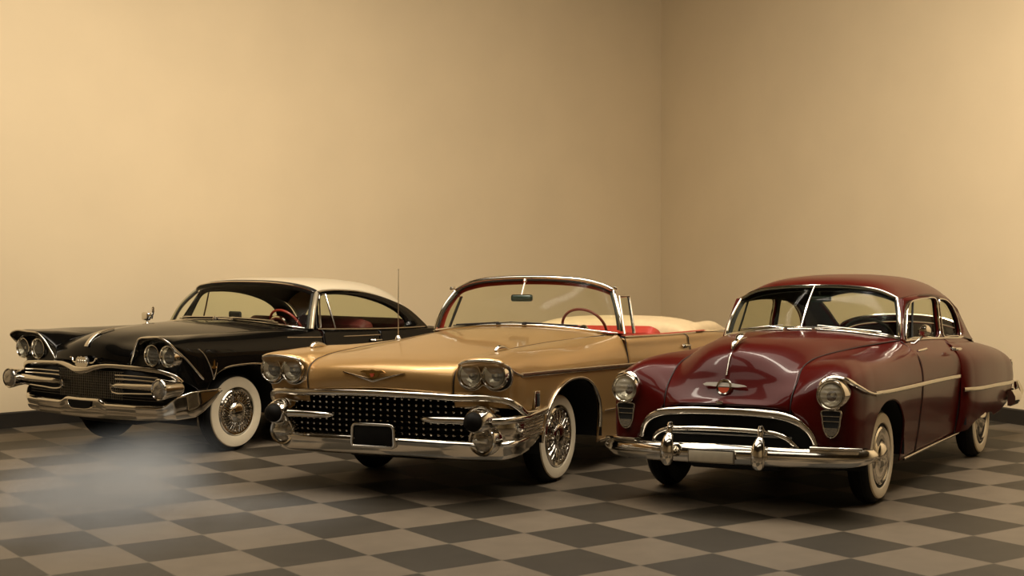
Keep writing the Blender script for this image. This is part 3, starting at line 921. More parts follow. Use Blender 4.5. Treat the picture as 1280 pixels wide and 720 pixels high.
    zz = [tuple(p + np.array((.004, 0, .004))) for p in hc if .945 <= p[2] <= 1.125 and p[0] > .7]
    strip(C, 'hood_spine', zz, .012, .012, M['chrome'], up=(1, 0, .4))
    b = MB(); pts = spl([(.875,0,1.150),(.85,0,1.182),(.78,0,1.205),(.68,0,1.212),(.60,0,1.218)], 24)
    b.add(*sweep(pts, np.stack([circ(w_, 12, w_ * .8) for w_ in np.interp(np.linspace(0, 1, 24), [0, .2, .5, 1], [.008, .024, .020, .004])])))
    b.add(*sweep(spl([(.80,0,1.205),(.72,0,1.245),(.64,0,1.255)], 16), np.stack([circ(w_, 10, w_ * .25) for w_ in np.interp(np.linspace(0, 1, 16), [0, .4, 1], [.012, .03, .01])]), (0, 0, 1)))
    C.part('hood_ornament', b, M['chrome'])
    b = MB(); b.add(*rbox((1.118, 0, .785), (.02, .05, .022), .007, 2)); C.part('hood_latch', b, M['chrome'])
    # ---- side brightwork
    strip(C, 'side_moulding', [(.60,.966,.83),(.2,.968,.815),(-.4,.962,.798),(-1.0,.956,.784),(-1.6,.955,.768),(-1.93,.957,.757)], .016, .034, M['chrome_soft'], up=(0, 0, 1), sides=(1, -1))
    strip(C, 'fender_moulding', [(-2.03,.972,.632),(-2.12,1.012,.63),(-2.3,1.036,.622),(-2.9,1.052,.60),(-3.5,1.036,.57),(-3.9,1.008,.55)], .018, .036, M['chrome_soft'], up=(0, 0, 1), sides=(1, -1))
    strip(C, 'rocker_moulding', [(-.40,.895,.238),(-1.0,.893,.238),(-1.6,.895,.24),(-2.1,.905,.245)], .02, .022, M['chrome'], up=(0, 0, 1), sides=(1, -1))
    for sd in (1, -1):
        b = MB(); b.add(*tube(spl([(-1.76, sd*.93, 1.0), (-1.77, sd*.958, .998), (-1.83, sd*.965, .995), (-1.92, sd*.962, .990), (-1.96, sd*.955, .987)], 16), .013, 8)); b.add(*rbox((-1.78, sd*.93, 1.0), (.05, .035, .035), .012, 2))
        C.part('door_handle', b, M['chrome'])
        b = MB(); b.add(*tube([(-.76, sd*.90, 1.045), (-.82, sd*.93, 1.052), (-.90, sd*.935, 1.055)], .010, 8)); C.part('vent_trim', b, M['chrome'])
    # driver's mirror
    b = MB(); b.add(*lathe([(0,-.05),(.03,-.042),(.046,-.015),(.05,.01),(.045,.016),(0,.014)], (-.87, .925, 1.20), (-1, 0, 0), 24)); b.add(*tube([(-.87, .915, 1.16), (-.87, .85, 1.10), (-.87, .82, 1.10)], .009, 8)); C.part('door_mirror', b, M['chrome'])
    # rear bumper
    path = spl([(-3.55,-1.07,.42),(-3.9,-1.06,.415),(-4.15,-.96,.41),(-4.27,-.6,.41),(-4.3,0,.41),(-4.27,.6,.41),(-4.15,.96,.41),(-3.9,1.06,.415),(-3.55,1.07,.42)], 80)
    b = MB(); b.add(*sweep(path, prof * np.array((-.9, 1)) * 1.0)); C.part('rear_bumper', b, M['chrome'], angle=50)
    for sd in (1, -1):
        b = MB(); b.add(*sweep([(-4.12, sd*1.0, .34), (-4.15, sd*1.01, .44), (-4.13, sd*.99, .54)], np.stack([circ(w_, 14, w_*1.1) for w_ in (.03, .05, .025)]), (1, 0, 0))); C.part('rear_bumper_guard', b, M['chrome'])
    # ---- inside
    b = MB(); b.add(*rbox((-1.75, 0, .33), (3.9, 1.55, .14), .03, 2)); b.add(*rbox((.2, 0, .42), (1.3, .7, .3), .03, 2)); b.add(*rbox((-.72, 0, .72), (.06, 1.6, .75), .01, 1)); b.add(*rbox((-3.2, 0, .70), (.9, 1.35, .5), .05, 2))
    C.part('underbody', b, M['dark'])
    b = MB(); g = np.array([[(-.74 + .06*(1-abs(y)/.75), y, 1.12 + .05*(1-(y/.75)**2)), (-.95, y, 1.13 + .03*(1-(y/.75)**2)), (-1.02, y, 1.07), (-1.0, y, .8)] for y in np.linspace(-.73, .73, 21)]); b.grid(g)
    C.part('dashboard', b, M['brown'])
    steering_wheel(C, (-1.27, .36, 1.10), .215, M['brown'], .55)
    bench_seat(C, -1.95, .66, .55, 1.04, M['brown'], 'front_seat')
    bench_seat(C, -2.85, .62, .55, .98, M['brown'], 'rear_seat')
    li = tg[:, :-1] + np.array((0, 0, -.05))
    C.panel('headliner', [li], M['liner'], sides=(0,), solid=0)
    b = MB(); b.add(*rbox((-1.02, .02, 1.455), (.02, .19, .055), .02, 3)); b.add(*tube([(-1.02, .02, 1.48), (-.99, .02, 1.53)], .007, 6)); C.part('rear_view_mirror', b, M['mirror_back'])
    return C

maroon_car = build_maroon()

# ------------------------------------------------------------------ gold convertible
def build_gold():
    C = Car('convertible_car', 'gold open-top convertible with red interior and bullet-tipped chrome bumper', 'car', (-.3786, 12.0038, .47124), -.015)
    P = M['gold']
    for sd in (1, -1):
        wheel(C, .12, .905, sd, .365, .25, .335, .245, 'wire', 'gold')
        wheel(C, -3.05, .86, sd, .365, .25, .335, .245, 'wire', 'gold')
    # ---- hood
    H = [[(1.436,0,.822),(1.432,.25,.818),(1.412,.48,.806),(1.372,.638,.79)],
         [(1.446,0,.862),(1.441,.25,.858),(1.42,.48,.848),(1.378,.640,.83)],
         [(1.450,0,.925),(1.444,.25,.921),(1.422,.48,.911),(1.379,.643,.895)],
         [(1.428,0,.985),(1.42,.25,.981),(1.398,.48,.972),(1.357,.646,.957)],
         [(1.35,0,1.030),(1.338,.25,1.027),(1.313,.48,1.02),(1.275,.65,1.01)],
         [(1.2,0,1.060),(1.19,.25,1.056),(1.16,.48,1.05),(1.11,.655,1.042)],
         [(.8,0,1.098),(.79,.25,1.094),(.77,.48,1.082),(.73,.665,1.068)],
         [(.2,0,1.140),(.19,.27,1.133),(.17,.50,1.114),(.13,.695,1.09)],
         [(-.4,0,1.170),(-.42,.3,1.162),(-.46,.55,1.138),(-.5,.755,1.10)],
         [(-.78,0,1.182),(-.80,.32,1.172),(-.86,.62,1.145),(-.95,.86,1.108)]]
    hg = surf(H, 64, 30)
    C.panel('hood', [hg], P, sides=(0,))
    # ---- front fender
    F = [[(1.35,.645,.70),(1.368,.643,.78),(1.376,.646,.86),(1.366,.649,.935),(1.34,.652,.975),(1.30,.653,1.0),(1.262,.656,1.018)],
         [(1.32,.75,.70),(1.335,.75,.78),(1.34,.75,.845),(1.335,.75,.94),(1.415,.735,1.035),(1.29,.715,1.06),(1.10,.659,1.048)],
         [(1.32,.90,.70),(1.335,.90,.78),(1.34,.90,.845),(1.335,.90,.945),(1.435,.90,1.058),(1.25,.84,1.086),(.90,.665,1.064)],
         [(1.29,1.02,.70),(1.305,1.03,.78),(1.315,1.04,.85),(1.315,1.045,.945),(1.415,1.055,1.045),(1.18,.93,1.09),(.70,.67,1.072)],
         [(1.18,1.045,.68),(1.20,1.065,.78),(1.235,1.078,.87),(1.27,1.082,.95),(1.31,1.075,1.015),(1.06,.955,1.085),(.5,.68,1.078)],
         [(1.0,1.035,.60),(1.0,1.058,.74),(1.0,1.066,.85),(1.0,1.064,.94),(1.0,1.04,1.02),(.85,.94,1.075),(.3,.69,1.085)],
         [(.6,1.02,.40),(.6,1.045,.65),(.6,1.052,.80),(.6,1.05,.92),(.6,1.015,1.005),(.5,.925,1.058),(0,.715,1.094)],
         [(.1,1.0,.30),(.1,1.03,.60),(.1,1.042,.79),(.1,1.04,.905),(.1,1.005,.995),(.03,.925,1.052),(-.25,.74,1.098)],
         [(-.45,.985,.24),(-.45,1.02,.55),(-.45,1.034,.78),(-.45,1.032,.89),(-.45,1.0,.988),(-.48,.94,1.048),(-.58,.80,1.104)],
         [(-1.04,.98,.24),(-1.04,1.015,.55),(-1.04,1.03,.77),(-1.04,1.03,.88),(-1.04,1.005,.98),(-1.04,.98,1.045),(-1.03,.93,1.102)]]
    fg = surf(F, 170, 60)[:, ::-1]
    ins = lambda x, z: (np.abs(x - .11) / .56)**2.2 + (np.abs(z - .36) / .465)**2.2 < 1
    fgt, edge = trim_arch(fg, ins)
    C.panel('front_fender', [fgt], P, sides=(1, -1))
    for sd in (1, -1):
        a = np.linspace(.02, PI - .02, 44)
        pts = [(.11 + .56 * math.copysign(abs(math.cos(t))**(2/2.2), math.cos(t)), sd * np.interp(.36 + .465*math.sin(t)**(2/2.2), [.3, .6, .85], [1.012, 1.04, 1.05]), .36 + .465 * math.sin(t)**(2/2.2)) for t in a]
        b = MB(); b.add(*sweep(pts, rrect(.022, .034, .009, 3), (0, 1, 0))); C.part('wheel_arch_moulding', b, M['chrome'], label='chrome wheel arch moulding')
        w = MB(); aa = np.linspace(-.1, PI + .1, 24)
        g = np.array([[(.11 + .60 * math.cos(t), sd * y, .34 + .50 * math.sin(t)) for t in aa] for y in (.42, .6, .8, 1.02)]); w.grid(g)
        w.add([(.11 + .60 * math.cos(t), sd * .42, .34 + .50 * math.sin(t)) for t in aa], [tuple(range(24))]); C.part('wheel_well', w, M['dark'])
        w = MB()
        g = np.array([[(-3.05 + .5 * math.cos(t), sd * y, .34 + .46 * math.sin(t)) for t in aa] for y in (.5, .7, .9, 1.0)]); w.grid(g)
        w.add([(-3.05 + .5 * math.cos(t), sd * .5, .34 + .46 * math.sin(t)) for t in aa], [tuple(range(24))]); C.part('wheel_well', w, M['dark'])
    seamp = [tuple(hg[i, -1] + np.array((0, .004, .002))) for i in range(0, 64, 2)]
    for sd in (1, -1): seam(C, [(x, sd*y, z - .003) for x, y, z in seamp], .004, name='hood_gap_shade')
    # ---- doors, quarters, deck
    def col(x, bz, by, w=1.03, lo=.24):
        return [(x, by, bz), (x, by + (w - by)*.55, bz - .02), (x, w - .022, bz - .085), (x, w, .87), (x, w, .76), (x, w - .012, .55), (x, w - .05, lo)]
    D = [col(-1.05, 1.075, .955), col(-1.5, 1.06, .955), col(-2.1, 1.04, .955), col(-2.62, 1.025, .955)]
    C.panel('door', [surf(D, 30, 40)], P, sides=(1, -1))
    Q = [col(-2.63, 1.025, .955), col(-3.05, 1.015, .95), col(-3.5, 1.0, .93, 1.02, .28), col(-4.0, .97, .90, .99, .32),
         [(-4.3,.87,.93),(-4.3,.91,.92),(-4.3,.94,.88),(-4.3,.95,.80),(-4.3,.95,.72),(-4.28,.94,.55),(-4.2,.90,.38)]]
    qg = surf(Q, 60, 50)
    qgt, _ = trim_arch(qg, lambda x, z: (np.abs(x + 3.05) / .5)**2.4 + (np.abs(z - .34) / .36)**2.4 < 1)
    C.panel('quarter_panel', [qgt], P, sides=(1, -1))
    K = [[(-3.42,0,1.03),(-3.42,.4,1.028),(-3.43,.75,1.015),(-3.45,.935,1.0)],
         [(-3.8,0,1.02),(-3.8,.4,1.015),(-3.8,.75,1.0),(-3.8,.92,.98)],
         [(-4.1,0,.985),(-4.1,.4,.98),(-4.1,.75,.97),(-4.1,.89,.955)],
         [(-4.33,0,.86),(-4.33,.4,.86),(-4.32,.75,.87),(-4.3,.87,.93)],
         [(-4.36,0,.66),(-4.36,.4,.66),(-4.34,.75,.67),(-4.3,.93,.70)],
         [(-4.3,0,.42),(-4.3,.4,.42),(-4.28,.75,.42),(-4.22,.90,.42)]]
    C.panel('trunk_lid', [surf(K, 40, 24)], P, sides=(0,))
    for x, bz in ((-1.045, 1.085), (-2.625, 1.025)):
        for sd in (1, -1): seam(C, [(a, sd*(b + .001), c) for a, b, c in col(x, bz, .955)], .005, name='door_gap_shade')
    # cowl between hood and windscreen
    kg = np.stack([hg[-1] + np.array((-.004, 0, -.004)), np.stack([hg[-1][:, 0] - .10, hg[-1][:, 1] * 1.06, hg[-1][:, 2] - .004], 1)])
    C.panel('cowl', [kg], P, sides=(0,))
    # ---- windscreen
    W = wshield([(-.90,0,1.186),(-.915,.35,1.176),(-.95,.66,1.146),(-1.0,.85,1.122),(-1.10,.945,1.105)], [(-1.17,0,1.608),(-1.175,.3,1.600),(-1.19,.55,1.575),(-1.21,.72,1.53),(-1.25,.80,1.485)], .035)
    q = MB(); q.grid(W); ws = C.part('windscreen', q, M['glass'])
    b = MB(); loop = np.concatenate([W[1:-1, -1], W[-1][::-1], W[1:-1, 0][::-1]])
    b.add(*tube(loop, .020, 10, up=(1, 0, .6))); C.part('windscreen_frame', b, M['chrome'], label='chrome header and pillars')
    b = MB(); b.add(*tube(loop + np.array((.004, 0, 0)) - (loop - np.array((-1.1, 0, 1.3))) * np.array((0, .028, .075)), .014, 8, up=(1, 0, .6))); C.part('windscreen_rubber', b, M['seal_and_gap'])
    hdr = [W[-1] + np.array((-.025, 0, -.012)), W[-1] + np.array((-.035, 0, -.06)), W[-1] + np.array((-.09, 0, -.03))]
    b = MB(); b.grid(np.stack(hdr, 1))
    for e in (0,):
        b.grid(np.stack([W[1:, e] + np.array((-.03, 0, 0)), W[1:, e] + np.array((-.05, (-.05 if e == -1 else .05), 0)), W[1:, e] + np.array((-.12, 0, 0))], 1))
    C.part('header_trim', b, M['red_trim'], label='red header trim', solid=.006)
    strip(C, 'cowl_moulding', [tuple(p + np.array((.012, 0, .004))) for p in W[0][::3]], .03, .026, M['chrome'], up=(0, 0, 1))
    for y0, y1 in ((.10, .60), (-.16, -.62)):
        bz = lambda y: np.array([np.interp(abs(y), W[0][20:, 1], W[0][20:, k]) for k in (0, 2)])
        q0, q1 = bz(y0), bz(y1)
        b = MB(); b.add(*lathe([(.018,0),(.016,.02),(0,.026)], (q0[0] + .035, y0, q0[1] + .008), (0, 0, 1), 14))
        b.add(*tube([(q0[0] + .03, y0, q0[1] + .028), (q1[0] + .015, y1, q1[1] + .035)], .006, 6)); b.add(*tube([(q0[0] + .015, y0 - (y1-y0)*.3, q0[1] + .03), (q1[0] + .012, y1*1.05, q1[1] + .025)], .0055, 6))
        C.part('wiper', b, M['seal_and_gap'])
    # vent windows
    for sd in (1, -1):
        A, B, D_ = np.array((-1.14, sd*.955, 1.105)), np.array((-1.275, sd*.845, 1.435)), np.array((-1.46, sd*.865, 1.425))
        E_ = np.array((-1.36, sd*.958, 1.10))
        g = MB(); g.add([A, B, D_, E_], [(0, 1, 2, 3)]); v = C.part('vent_window', g, M['glass'])
        b = MB(); b.add(*tube(np.array([A, (A+B)/2, B, (B*.9+D_*.1), D_, (D_+E_)/2, E_]), .011, 8, up=(0, 1, 0))); C.part('vent_window_frame', b, M['chrome'], parent=v)
        b = MB(); b.add(*tube(np.array([D_ + (0, -sd*.008, 0), E_ + (0, -sd*.008, 0)]), .012, 6)); C.part('vent_window_rubber', b, M['seal_and_gap'], parent=v)
        b = MB(); b.add(*rbox((-1.235, sd*.83, 1.508), (.07, .03, .03), .008, 2)); C.part('top_latch', b, M['chrome'])
    b = MB(); b.add(*rbox((-1.03, .0, 1.425), (.02, .21, .062), .02, 3)); mm = C.part('rear_view_mirror', b, M['mirror_back'])
    b = MB(); b.add(*tube([(-1.03, .0, 1.45), (-1.06, .0, 1.51), (-1.10, .0, 1.575)], .008, 6)); b.add(*lathe([(.02,0),(.016,.02),(0,.024)], (-1.10, 0, 1.585), (.6, 0, -.8), 12)); C.part('mirror_stem', b, M['chrome'], parent=mm)
    # ---- inside
    b = MB(); b.add(*rbox((-2.3, 0, .33), (3.0, 1.7, .14), .03, 2)); b.add(*rbox((.35, 0, .45), (1.7, .8, .35), .03, 2)); b.add(*rbox((-.85, 0, .70), (.06, 1.75, .75), .01, 1)); b.add(*rbox((-3.75, 0, .72), (.8, 1.6, .5), .05, 2))
    C.part('underbody', b, M['dark'])
    b = MB(); g = np.array([[(-.95, y, 1.165 - .045*(y/.9)**2), (-1.10, y, 1.155 - .04*(y/.9)**2), (-1.26, y, 1.135 - .04*(y/.9)**2), (-1.31, y, 1.08), (-1.27, y, .75)] for y in np.linspace(-.92, .92, 25)]); b.grid(g)
    C.part('dashboard', b, M['red_trim'], label='red dashboard')
    steering_wheel(C, (-1.47, .42, 1.13), .215, mat('red_brown_wheel_rim', (.20, .055, .03), 0, .3, .6), .55)
    bench_seat(C, -2.12, .87, .55, 1.125, M['red_trim'], 'front_seat', M['red_trim'])
    bench_seat(C, -3.05, .82, .55, 1.06, M['red_trim'], 'rear_seat', M['cream'])
    for sd in (1, -1):
        b = MB(); g = np.array([[(x, sd*.952, z + .012), (x, sd*.925, z + .022), (x, sd*.895, z + .006), (x, sd*.885, .5)] for x, z in ((-1.12, 1.075), (-1.6, 1.058), (-2.1, 1.04), (-2.63, 1.026), (-3.0, 1.018), (-3.3, 1.01))]); b.grid(g)
        C.part('door_lining', b, M['red_trim'], label='red door lining')
        strip(C, 'belt_moulding', [(-1.12, sd*.962, 1.082), (-1.6, sd*.962, 1.064), (-2.1, sd*.962, 1.046), (-2.63, sd*.962, 1.031), (-2.95, sd*.957, 1.024)], .014, .016, M['chrome'], up=(0, 0, 1))
    # cream boot over the folded top: a plump horseshoe
    ys = np.linspace(-.93, .93, 41)
    g = []
    for y in ys:
        e = math.sqrt(max(0, 1 - (abs(y)/.935)**5)); sw = .25 * (abs(y)/.93)**2.5
        hz = 1.15 - .03 * (y/.93)**2
        g.append([(-3.02 + sw*.9, y, .99), (-3.06 + sw, y, .99 + (hz-.99)*.7*e), (-3.2 + sw*.7, y, .99 + (hz-.985)*e), (-3.42 + sw*.5, y, .99 + (hz-.975)*e), (-3.62 + sw*.3, y, .99 + (hz-1.0)*.75*e), (-3.72 + sw*.2, y, 1.0)])
    b = MB(); b.grid(surf(g, 60, 24)); C.part('top_boot_cover', b, M['cream'], label='cream cover over the folded top')
    for sd in (1, -1):
        b = MB()
        g = [[(x, sd*yi, 1.0) for yi in (.70,)] + [(x, sd*.74, 1.0 + h*.7), (x, sd*.82, 1.0 + h), (x, sd*.90, 1.0 + h*.6), (x, sd*.925, 1.0)] for x, h in ((-3.0, .02), (-3.15, .085), (-3.5, .10), (-3.85, .085), (-4.02, .01))]
        b.grid(surf(g, 30, 20)); C.part('top_boot_end', b, M['cream'])
    # ---- grille with bullets
    b = MB(); g = np.array([[(1.30 - .10*(y/1.0)**4, y, z) for y in np.linspace(-1.0, 1.0, 31)] for z in (.46, .60, .77)]); b.grid(g); gr = C.part('grille', b, M['plate_black'], label='black grille with chrome bullets', solid=.01)
    st = MB(); bar = MB()
    gx = lambda y: 1.325 - .10 * abs(y)**4
    for r in range(7):
        z = .745 - r * .043
        bar.add(*sweep([(gx(y) - .003, y, z) for y in np.linspace(-.98, .98, 25)], rrect(.016, .008, .003, 1)))
        for k in range(-15, 16):
            y = k * .062
            st.add(*lathe([(.011, -.012), (.0125, .006), (.009, .018), (0, .022)], (gx(y) + .004, y, z), (1, 0, 0), 8))
    C.part('grille_bars', bar, M['plate_black'], parent=gr)
    o = C.part('grille_bullets', st, M['chrome'], parent=gr); o['kind'] = 'stuff'
    # upper grille moulding that wraps to the wheel opening
    up_ = [(.70,1.06,.625),(.95,1.085,.635),(1.12,1.095,.650),(1.20,1.085,.70),(1.26,1.045,.745),(1.335,.93,.775),(1.385,.70,.775),(1.425,.45,.786),(1.452,0,.795)]
    full = spl([(x, -y, z) for x, y, z in up_] + [(x, y, z) for x, y, z in up_[::-1][1:]], 140)
    b = MB(); b.add(*sweep(full, rrect(.06, .052, .02, 4))); C.part('grille_top_moulding', b, M['chrome'], label='chrome bar across the top of the grille', angle=50)
    # lower bumper
    lp = [(.70,1.02,.46),(.90,1.055,.425),(1.10,1.06,.395),(1.24,1.02,.385),(1.345,.90,.385),(1.395,.70,.388),(1.42,.4,.392),(1.432,0,.394)]
    full = spl([(x, -y, z) for x, y, z in lp] + [(x, y, z) for x, y, z in lp[::-1][1:]], 130)
    prof = np.array([(-.06,.070),(-.01,.078),(.015,.066),(.022,.046),(.012,.032),(.006,.01),(.002,-.03),(-.012,-.06),(-.04,-.075),(-.07,-.07)])
    b = MB(); b.add(*sweep(full, prof)); C.part('front_bumper', b, M['chrome'], label='chrome lower front bumper', angle=50)
    # plate recess
    pc = np.array((1.45, -.005, .475))
    b = MB(); b.add(*sweep([pc + np.array((0, q[0], q[1])) for q in [(-.178,-.078),(-.183,-.06),(-.178,.06),(-.165,.078),(-.15,.084),(.15,.084),(.17,.078),(.185,.05),(.19,-.06),(.185,-.078),(.17,-.084),(-.165,-.084)]], rrect(.022, .034, .008, 3), (1, 0, 0), closed=True)); pf = C.part('plate_frame', b, M['chrome'])
    b = MB(); b.add(*rbox(pc + np.array((.0, 0, -.004)), (.02, .325, .148), .006, 2)); C.part('number_plate', b, M['plate_black'], parent=pf, label='blank black plate')
    # bumper ends with ribs, dagmars, lamps
    for sd in (1, -1):
        end = np.array([[(1.375,.80,.60),(1.35,.88,.60),(1.29,.98,.60),(1.18,1.062,.605),(.98,1.075,.618),(.80,1.07,.628),(.70,1.06,.635)],
                        [(1.372,.80,.55),(1.352,.88,.55),(1.295,.985,.55),(1.18,1.07,.552),(.98,1.082,.56),(.80,1.072,.565),(.70,1.06,.57)],
                        [(1.365,.80,.48),(1.35,.88,.48),(1.29,.985,.48),(1.18,1.068,.48),(.98,1.078,.49),(.80,1.065,.50),(.71,1.05,.51)],
                        [(1.35,.80,.40),(1.33,.88,.40),(1.27,.975,.40),(1.17,1.05,.40),(.98,1.06,.41),(.82,1.05,.43),(.74,1.04,.45)]])
        end[:, :, 1] *= sd
        b = MB(); b.grid(surf(end, 24, 50)); C.part('bumper_end', b, M['chrome'], solid=.01)
        rb = MB()
        for k in range(7):
            z = .465 + k * .022
            rb.add(*sweep(spl([(1.15, sd*1.075, z), (1.0, sd*1.084, z + .004), (.85, sd*1.078, z + .008), (.75, sd*1.068, z + .012)], 16), rrect(.012, .012, .005, 2)))
        C.part('bumper_ribs', rb, M['chrome_soft'])
        # bar through the dagmar
        bp = spl([(1.405,.385,.612),(1.43,.46,.612),(1.43,.70,.614),(1.43,.88,.614),(1.38,.98,.614),(1.27,1.06,.614),(1.10,1.098,.618),(.85,1.092,.630),(.70,1.072,.640)], 60) * np.array((1, sd, 1))
        rr = np.interp(np.linspace(0, 1, 60), [0, .04, .12, .4, 1], [.006, .022, .028, .030, .026])
        b = MB(); b.add(*tube(bp, rr, 14)); C.part('grille_side_bar', b, M['chrome'])
        dc = np.array((1.42, sd*.878, .618))
        b = MB(); b.add(*lathe([(.105,-.16),(.112,-.08),(.105,0),(.088,.06),(.078,.078),(.070,.080)], dc, (1, 0, 0), 32)); dg = C.part('bumper_bullet', b, M['chrome'], label='chrome bullet with black rubber tip')
        b = MB(); b.add(*lathe([(.070,.074),(.072,.085),(.064,.115),(.045,.138),(.02,.148),(0,.150)], dc, (1, 0, 0), 32)); C.part('rubber_tip', b, M['tip'], parent=dg, label='black rubber tip')
        for k in range(3):
            b = MB(); b.add(*sweep(spl([(1.37, sd*(.78 - k*.03 + .02), .70), (1.38, sd*(.84 - k*.02), .718 - k*.004), (1.36, sd*.92, .712 - k*.008), (1.31, sd*.985, .685)], 20), rrect(.014, .012, .005, 2))); C.part('bullet_collar', b, M['chrome_soft'], parent=dg)
        # park lamp in round pod
        pc2 = np.array((1.375, sd*.885, .468))
        b = MB(); b.add(*lathe([(.118,-.10),(.116,.0),(.106,.018),(.094,.014),(.090,.0)], pc2, (1, 0, 0), 36)); pl = C.part('parking_light', b, M['chrome'])
        b = MB(); b.add(*lathe([(.091,-.004),(.07,.016),(.04,.024),(0,.027)], pc2, (1, 0, 0), 30)); C.part('parking_lens', b, M['lamp_glass'], parent=pl)
        b = MB(); b.add(*tube([pc2 + np.array((.03, -sd*.055, .0)), pc2 + np.array((.036, 0, .004)), pc2 + np.array((.03, sd*.055, .0))], .018, 8)); C.part('bulb', b, M['reflector'], parent=pl)
        # headlights
        for yy, xx in ((.786, 1.362), (.985, 1.358)):
            headlight(C, (xx + .028, sd*yy, .945), .082, .022, .09)
        b = MB(); lo = spl([(.675,.945),(.69,.875),(.75,.835),(.83,.838),(.885,.872),(.94,.838),(1.02,.832),(1.082,.87),(1.098,.945),(1.075,1.01),(1.0,1.042),(.88,1.044),(.76,1.038),(.695,1.005)], 80, True)
        b.add(*sweep([(1.348 - .03*max(0, (y-.9)/.2), sd*y, z) for y, z in lo], rrect(.010, .022, .004, 2), (1, 0, 0), closed=True)); hb = C.part('headlight_bezel', b, M['chrome'])
        b = MB(); b.add([(1.335, sd*y, z) for y, z in lo[::2]], [tuple(range(40))]); C.part('bezel_backing', b, M['dark'], parent=hb, solid=.01)
        # brow edge trim and side moulding
        pts = [(1.395,.70,1.02),(1.425,.76,1.042),(1.440,.90,1.057),(1.425,1.03,1.048),(1.37,1.075,1.02),(1.27,1.09,.965),(1.12,1.082,.928)]
        strip(C, 'headlight_brow', [(x, sd*y, z) for x, y, z in pts], .016, .018, M['chrome'], up=(0, 0, 1))
        strip(C, 'side_moulding', [(x, sd*y, z) for x, y, z in [(1.14,1.076,.93),(.9,1.075,.922),(.5,1.062,.906),(0,1.052,.884),(-.5,1.044,.864),(-1.05,1.04,.842),(-2.0,1.04,.815),(-2.9,1.04,.79)]], .016, .036, M['chrome_soft'], up=(0, 0, 1))
        strip(C, 'lower_moulding', [(x, sd*y, z) for x, y, z in [(-.52,1.028,.50),(-1.04,1.024,.485),(-2.0,1.022,.47)]], .010, .014, M['chrome'], up=(0, 0, 1))
        b = MB(); v = rbox((.84, sd*1.062, .72), (.085, .022, .14), .010, 2); b.add(*v); e = C.part('fender_emblem', b, M['chrome'])
        b = MB(); b.add(*rbox((.84, sd*1.074, .72), (.045, .012, .10), .005, 2)); C.part('emblem_inset', b, M['dark'], parent=e)
        # fender-top ornaments
        b = MB(); b.add(*sweep(spl([(1.06,sd*.83,1.095),(1.04,sd*.83,1.112),(.98,sd*.83,1.118),(.90,sd*.83,1.108),(.84,sd*.83,1.09)], 20), np.stack([rrect(w_, h_, min(w_, h_)*.4, 3) for w_, h_ in zip(np.interp(np.linspace(0,1,20),[0,.3,1],[.03,.04,.012]), np.interp(np.linspace(0,1,20),[0,.3,1],[.03,.045,.012]))]))); C.part('fender_ornament', b, M['chrome'])
        b = MB(); b.add(*tube(spl([(-2.42, sd*1.02, .925), (-2.44, sd*1.045, .923), (-2.52, sd*1.05, .920), (-2.58, sd*1.04, .918)], 14), .014, 8)); b.add(*rbox((-2.46, sd*1.03, .92), (.10, .02, .045), .01, 2)); C.part('door_handle', b, M['chrome'])
        strip(C, 'rocker_moulding', [(-.5, sd*.992, .245), (-1.5, sd*.99, .242), (-2.5, sd*.99, .245)], .02, .03, M['chrome'], up=(0, 0, 1))
        # rear: tail fins' lamps and bumper pods
        b = MB(); b.add(*lathe([(.055,0),(.06,.04),(.045,.09),(0,.12)], (-4.30, sd*.90, .84), (-1, 0, 0), 20)); C.part('tail_light', b, M['red_enamel'])
    path = spl([(-3.9,-1.04,.44),(-4.2,-1.0,.43),(-4.38,-.8,.425),(-4.45,0,.42),(-4.38,.8,.425),(-4.2,1.0,.43),(-3.9,1.04,.44)], 60)
    b = MB(); b.add(*sweep(path, prof * np.array((-1, 1)))); C.part('rear_bumper', b, M['chrome'], angle=50)
    # hood V and crest
    b = MB(); f = np.array((1.458, 0, .886))
    for sd in (1, -1):
        b.add(*sweep([f + np.array((0, 0, 0)), f + np.array((.0, sd*.10, .026)), f + np.array((-.012, sd*.27, .062))], np.stack([rrect(.014, h, .005, 2) for h in (.022, .018, .004)]), (0, 0, 1)))
    v = C.part('hood_emblem', b, M['chrome'], label='chrome V emblem with brass crest')
    b = MB(); b.add(*prism([(-.11,.055),(-.08,.068),(-.03,.066),(0,.075),(.03,.066),(.08,.068),(.11,.055),(.06,.045),(.045,.02),(0,.004),(-.045,.02),(-.06,.045)], f + np.array((-.006, -.0, .012)), (0, 1, 0), (0, 0, 1), .012)); C.part('emblem_crest', b, M['brass'], parent=v)
    b = MB(); b.add(*prism([(-.018,.045),(.018,.045),(.014,.025),(0,.016),(-.014,.025)], f + np.array((.007, 0, .012)), (0, 1, 0), (0, 0, 1), .006)); C.part('crest_shield', b, M['red_enamel'], parent=v)
    # antenna on the far fender
    b = MB(); b.add(*lathe([(.028,0),(.024,.018),(.012,.035),(0,.036)], (-.24, -.82, 1.085), (0, 0, 1), 16)); an = C.part('antenna', b, M['chrome'])
    b = MB(); b.add(*tube([(-.24, -.82, 1.11), (-.245, -.82, 1.4), (-.25, -.82, 1.695)], [.0055, .0045, .003], 6, up=(1, 0, 0))); b.add(*lathe([(0,-.008),(.007,0),(0,.008)], (-.25, -.82, 1.70), (0, 0, 1), 10)); C.part('antenna_mast', b, M['chrome_soft'], parent=an)
    return C

gold_car = build_gold()

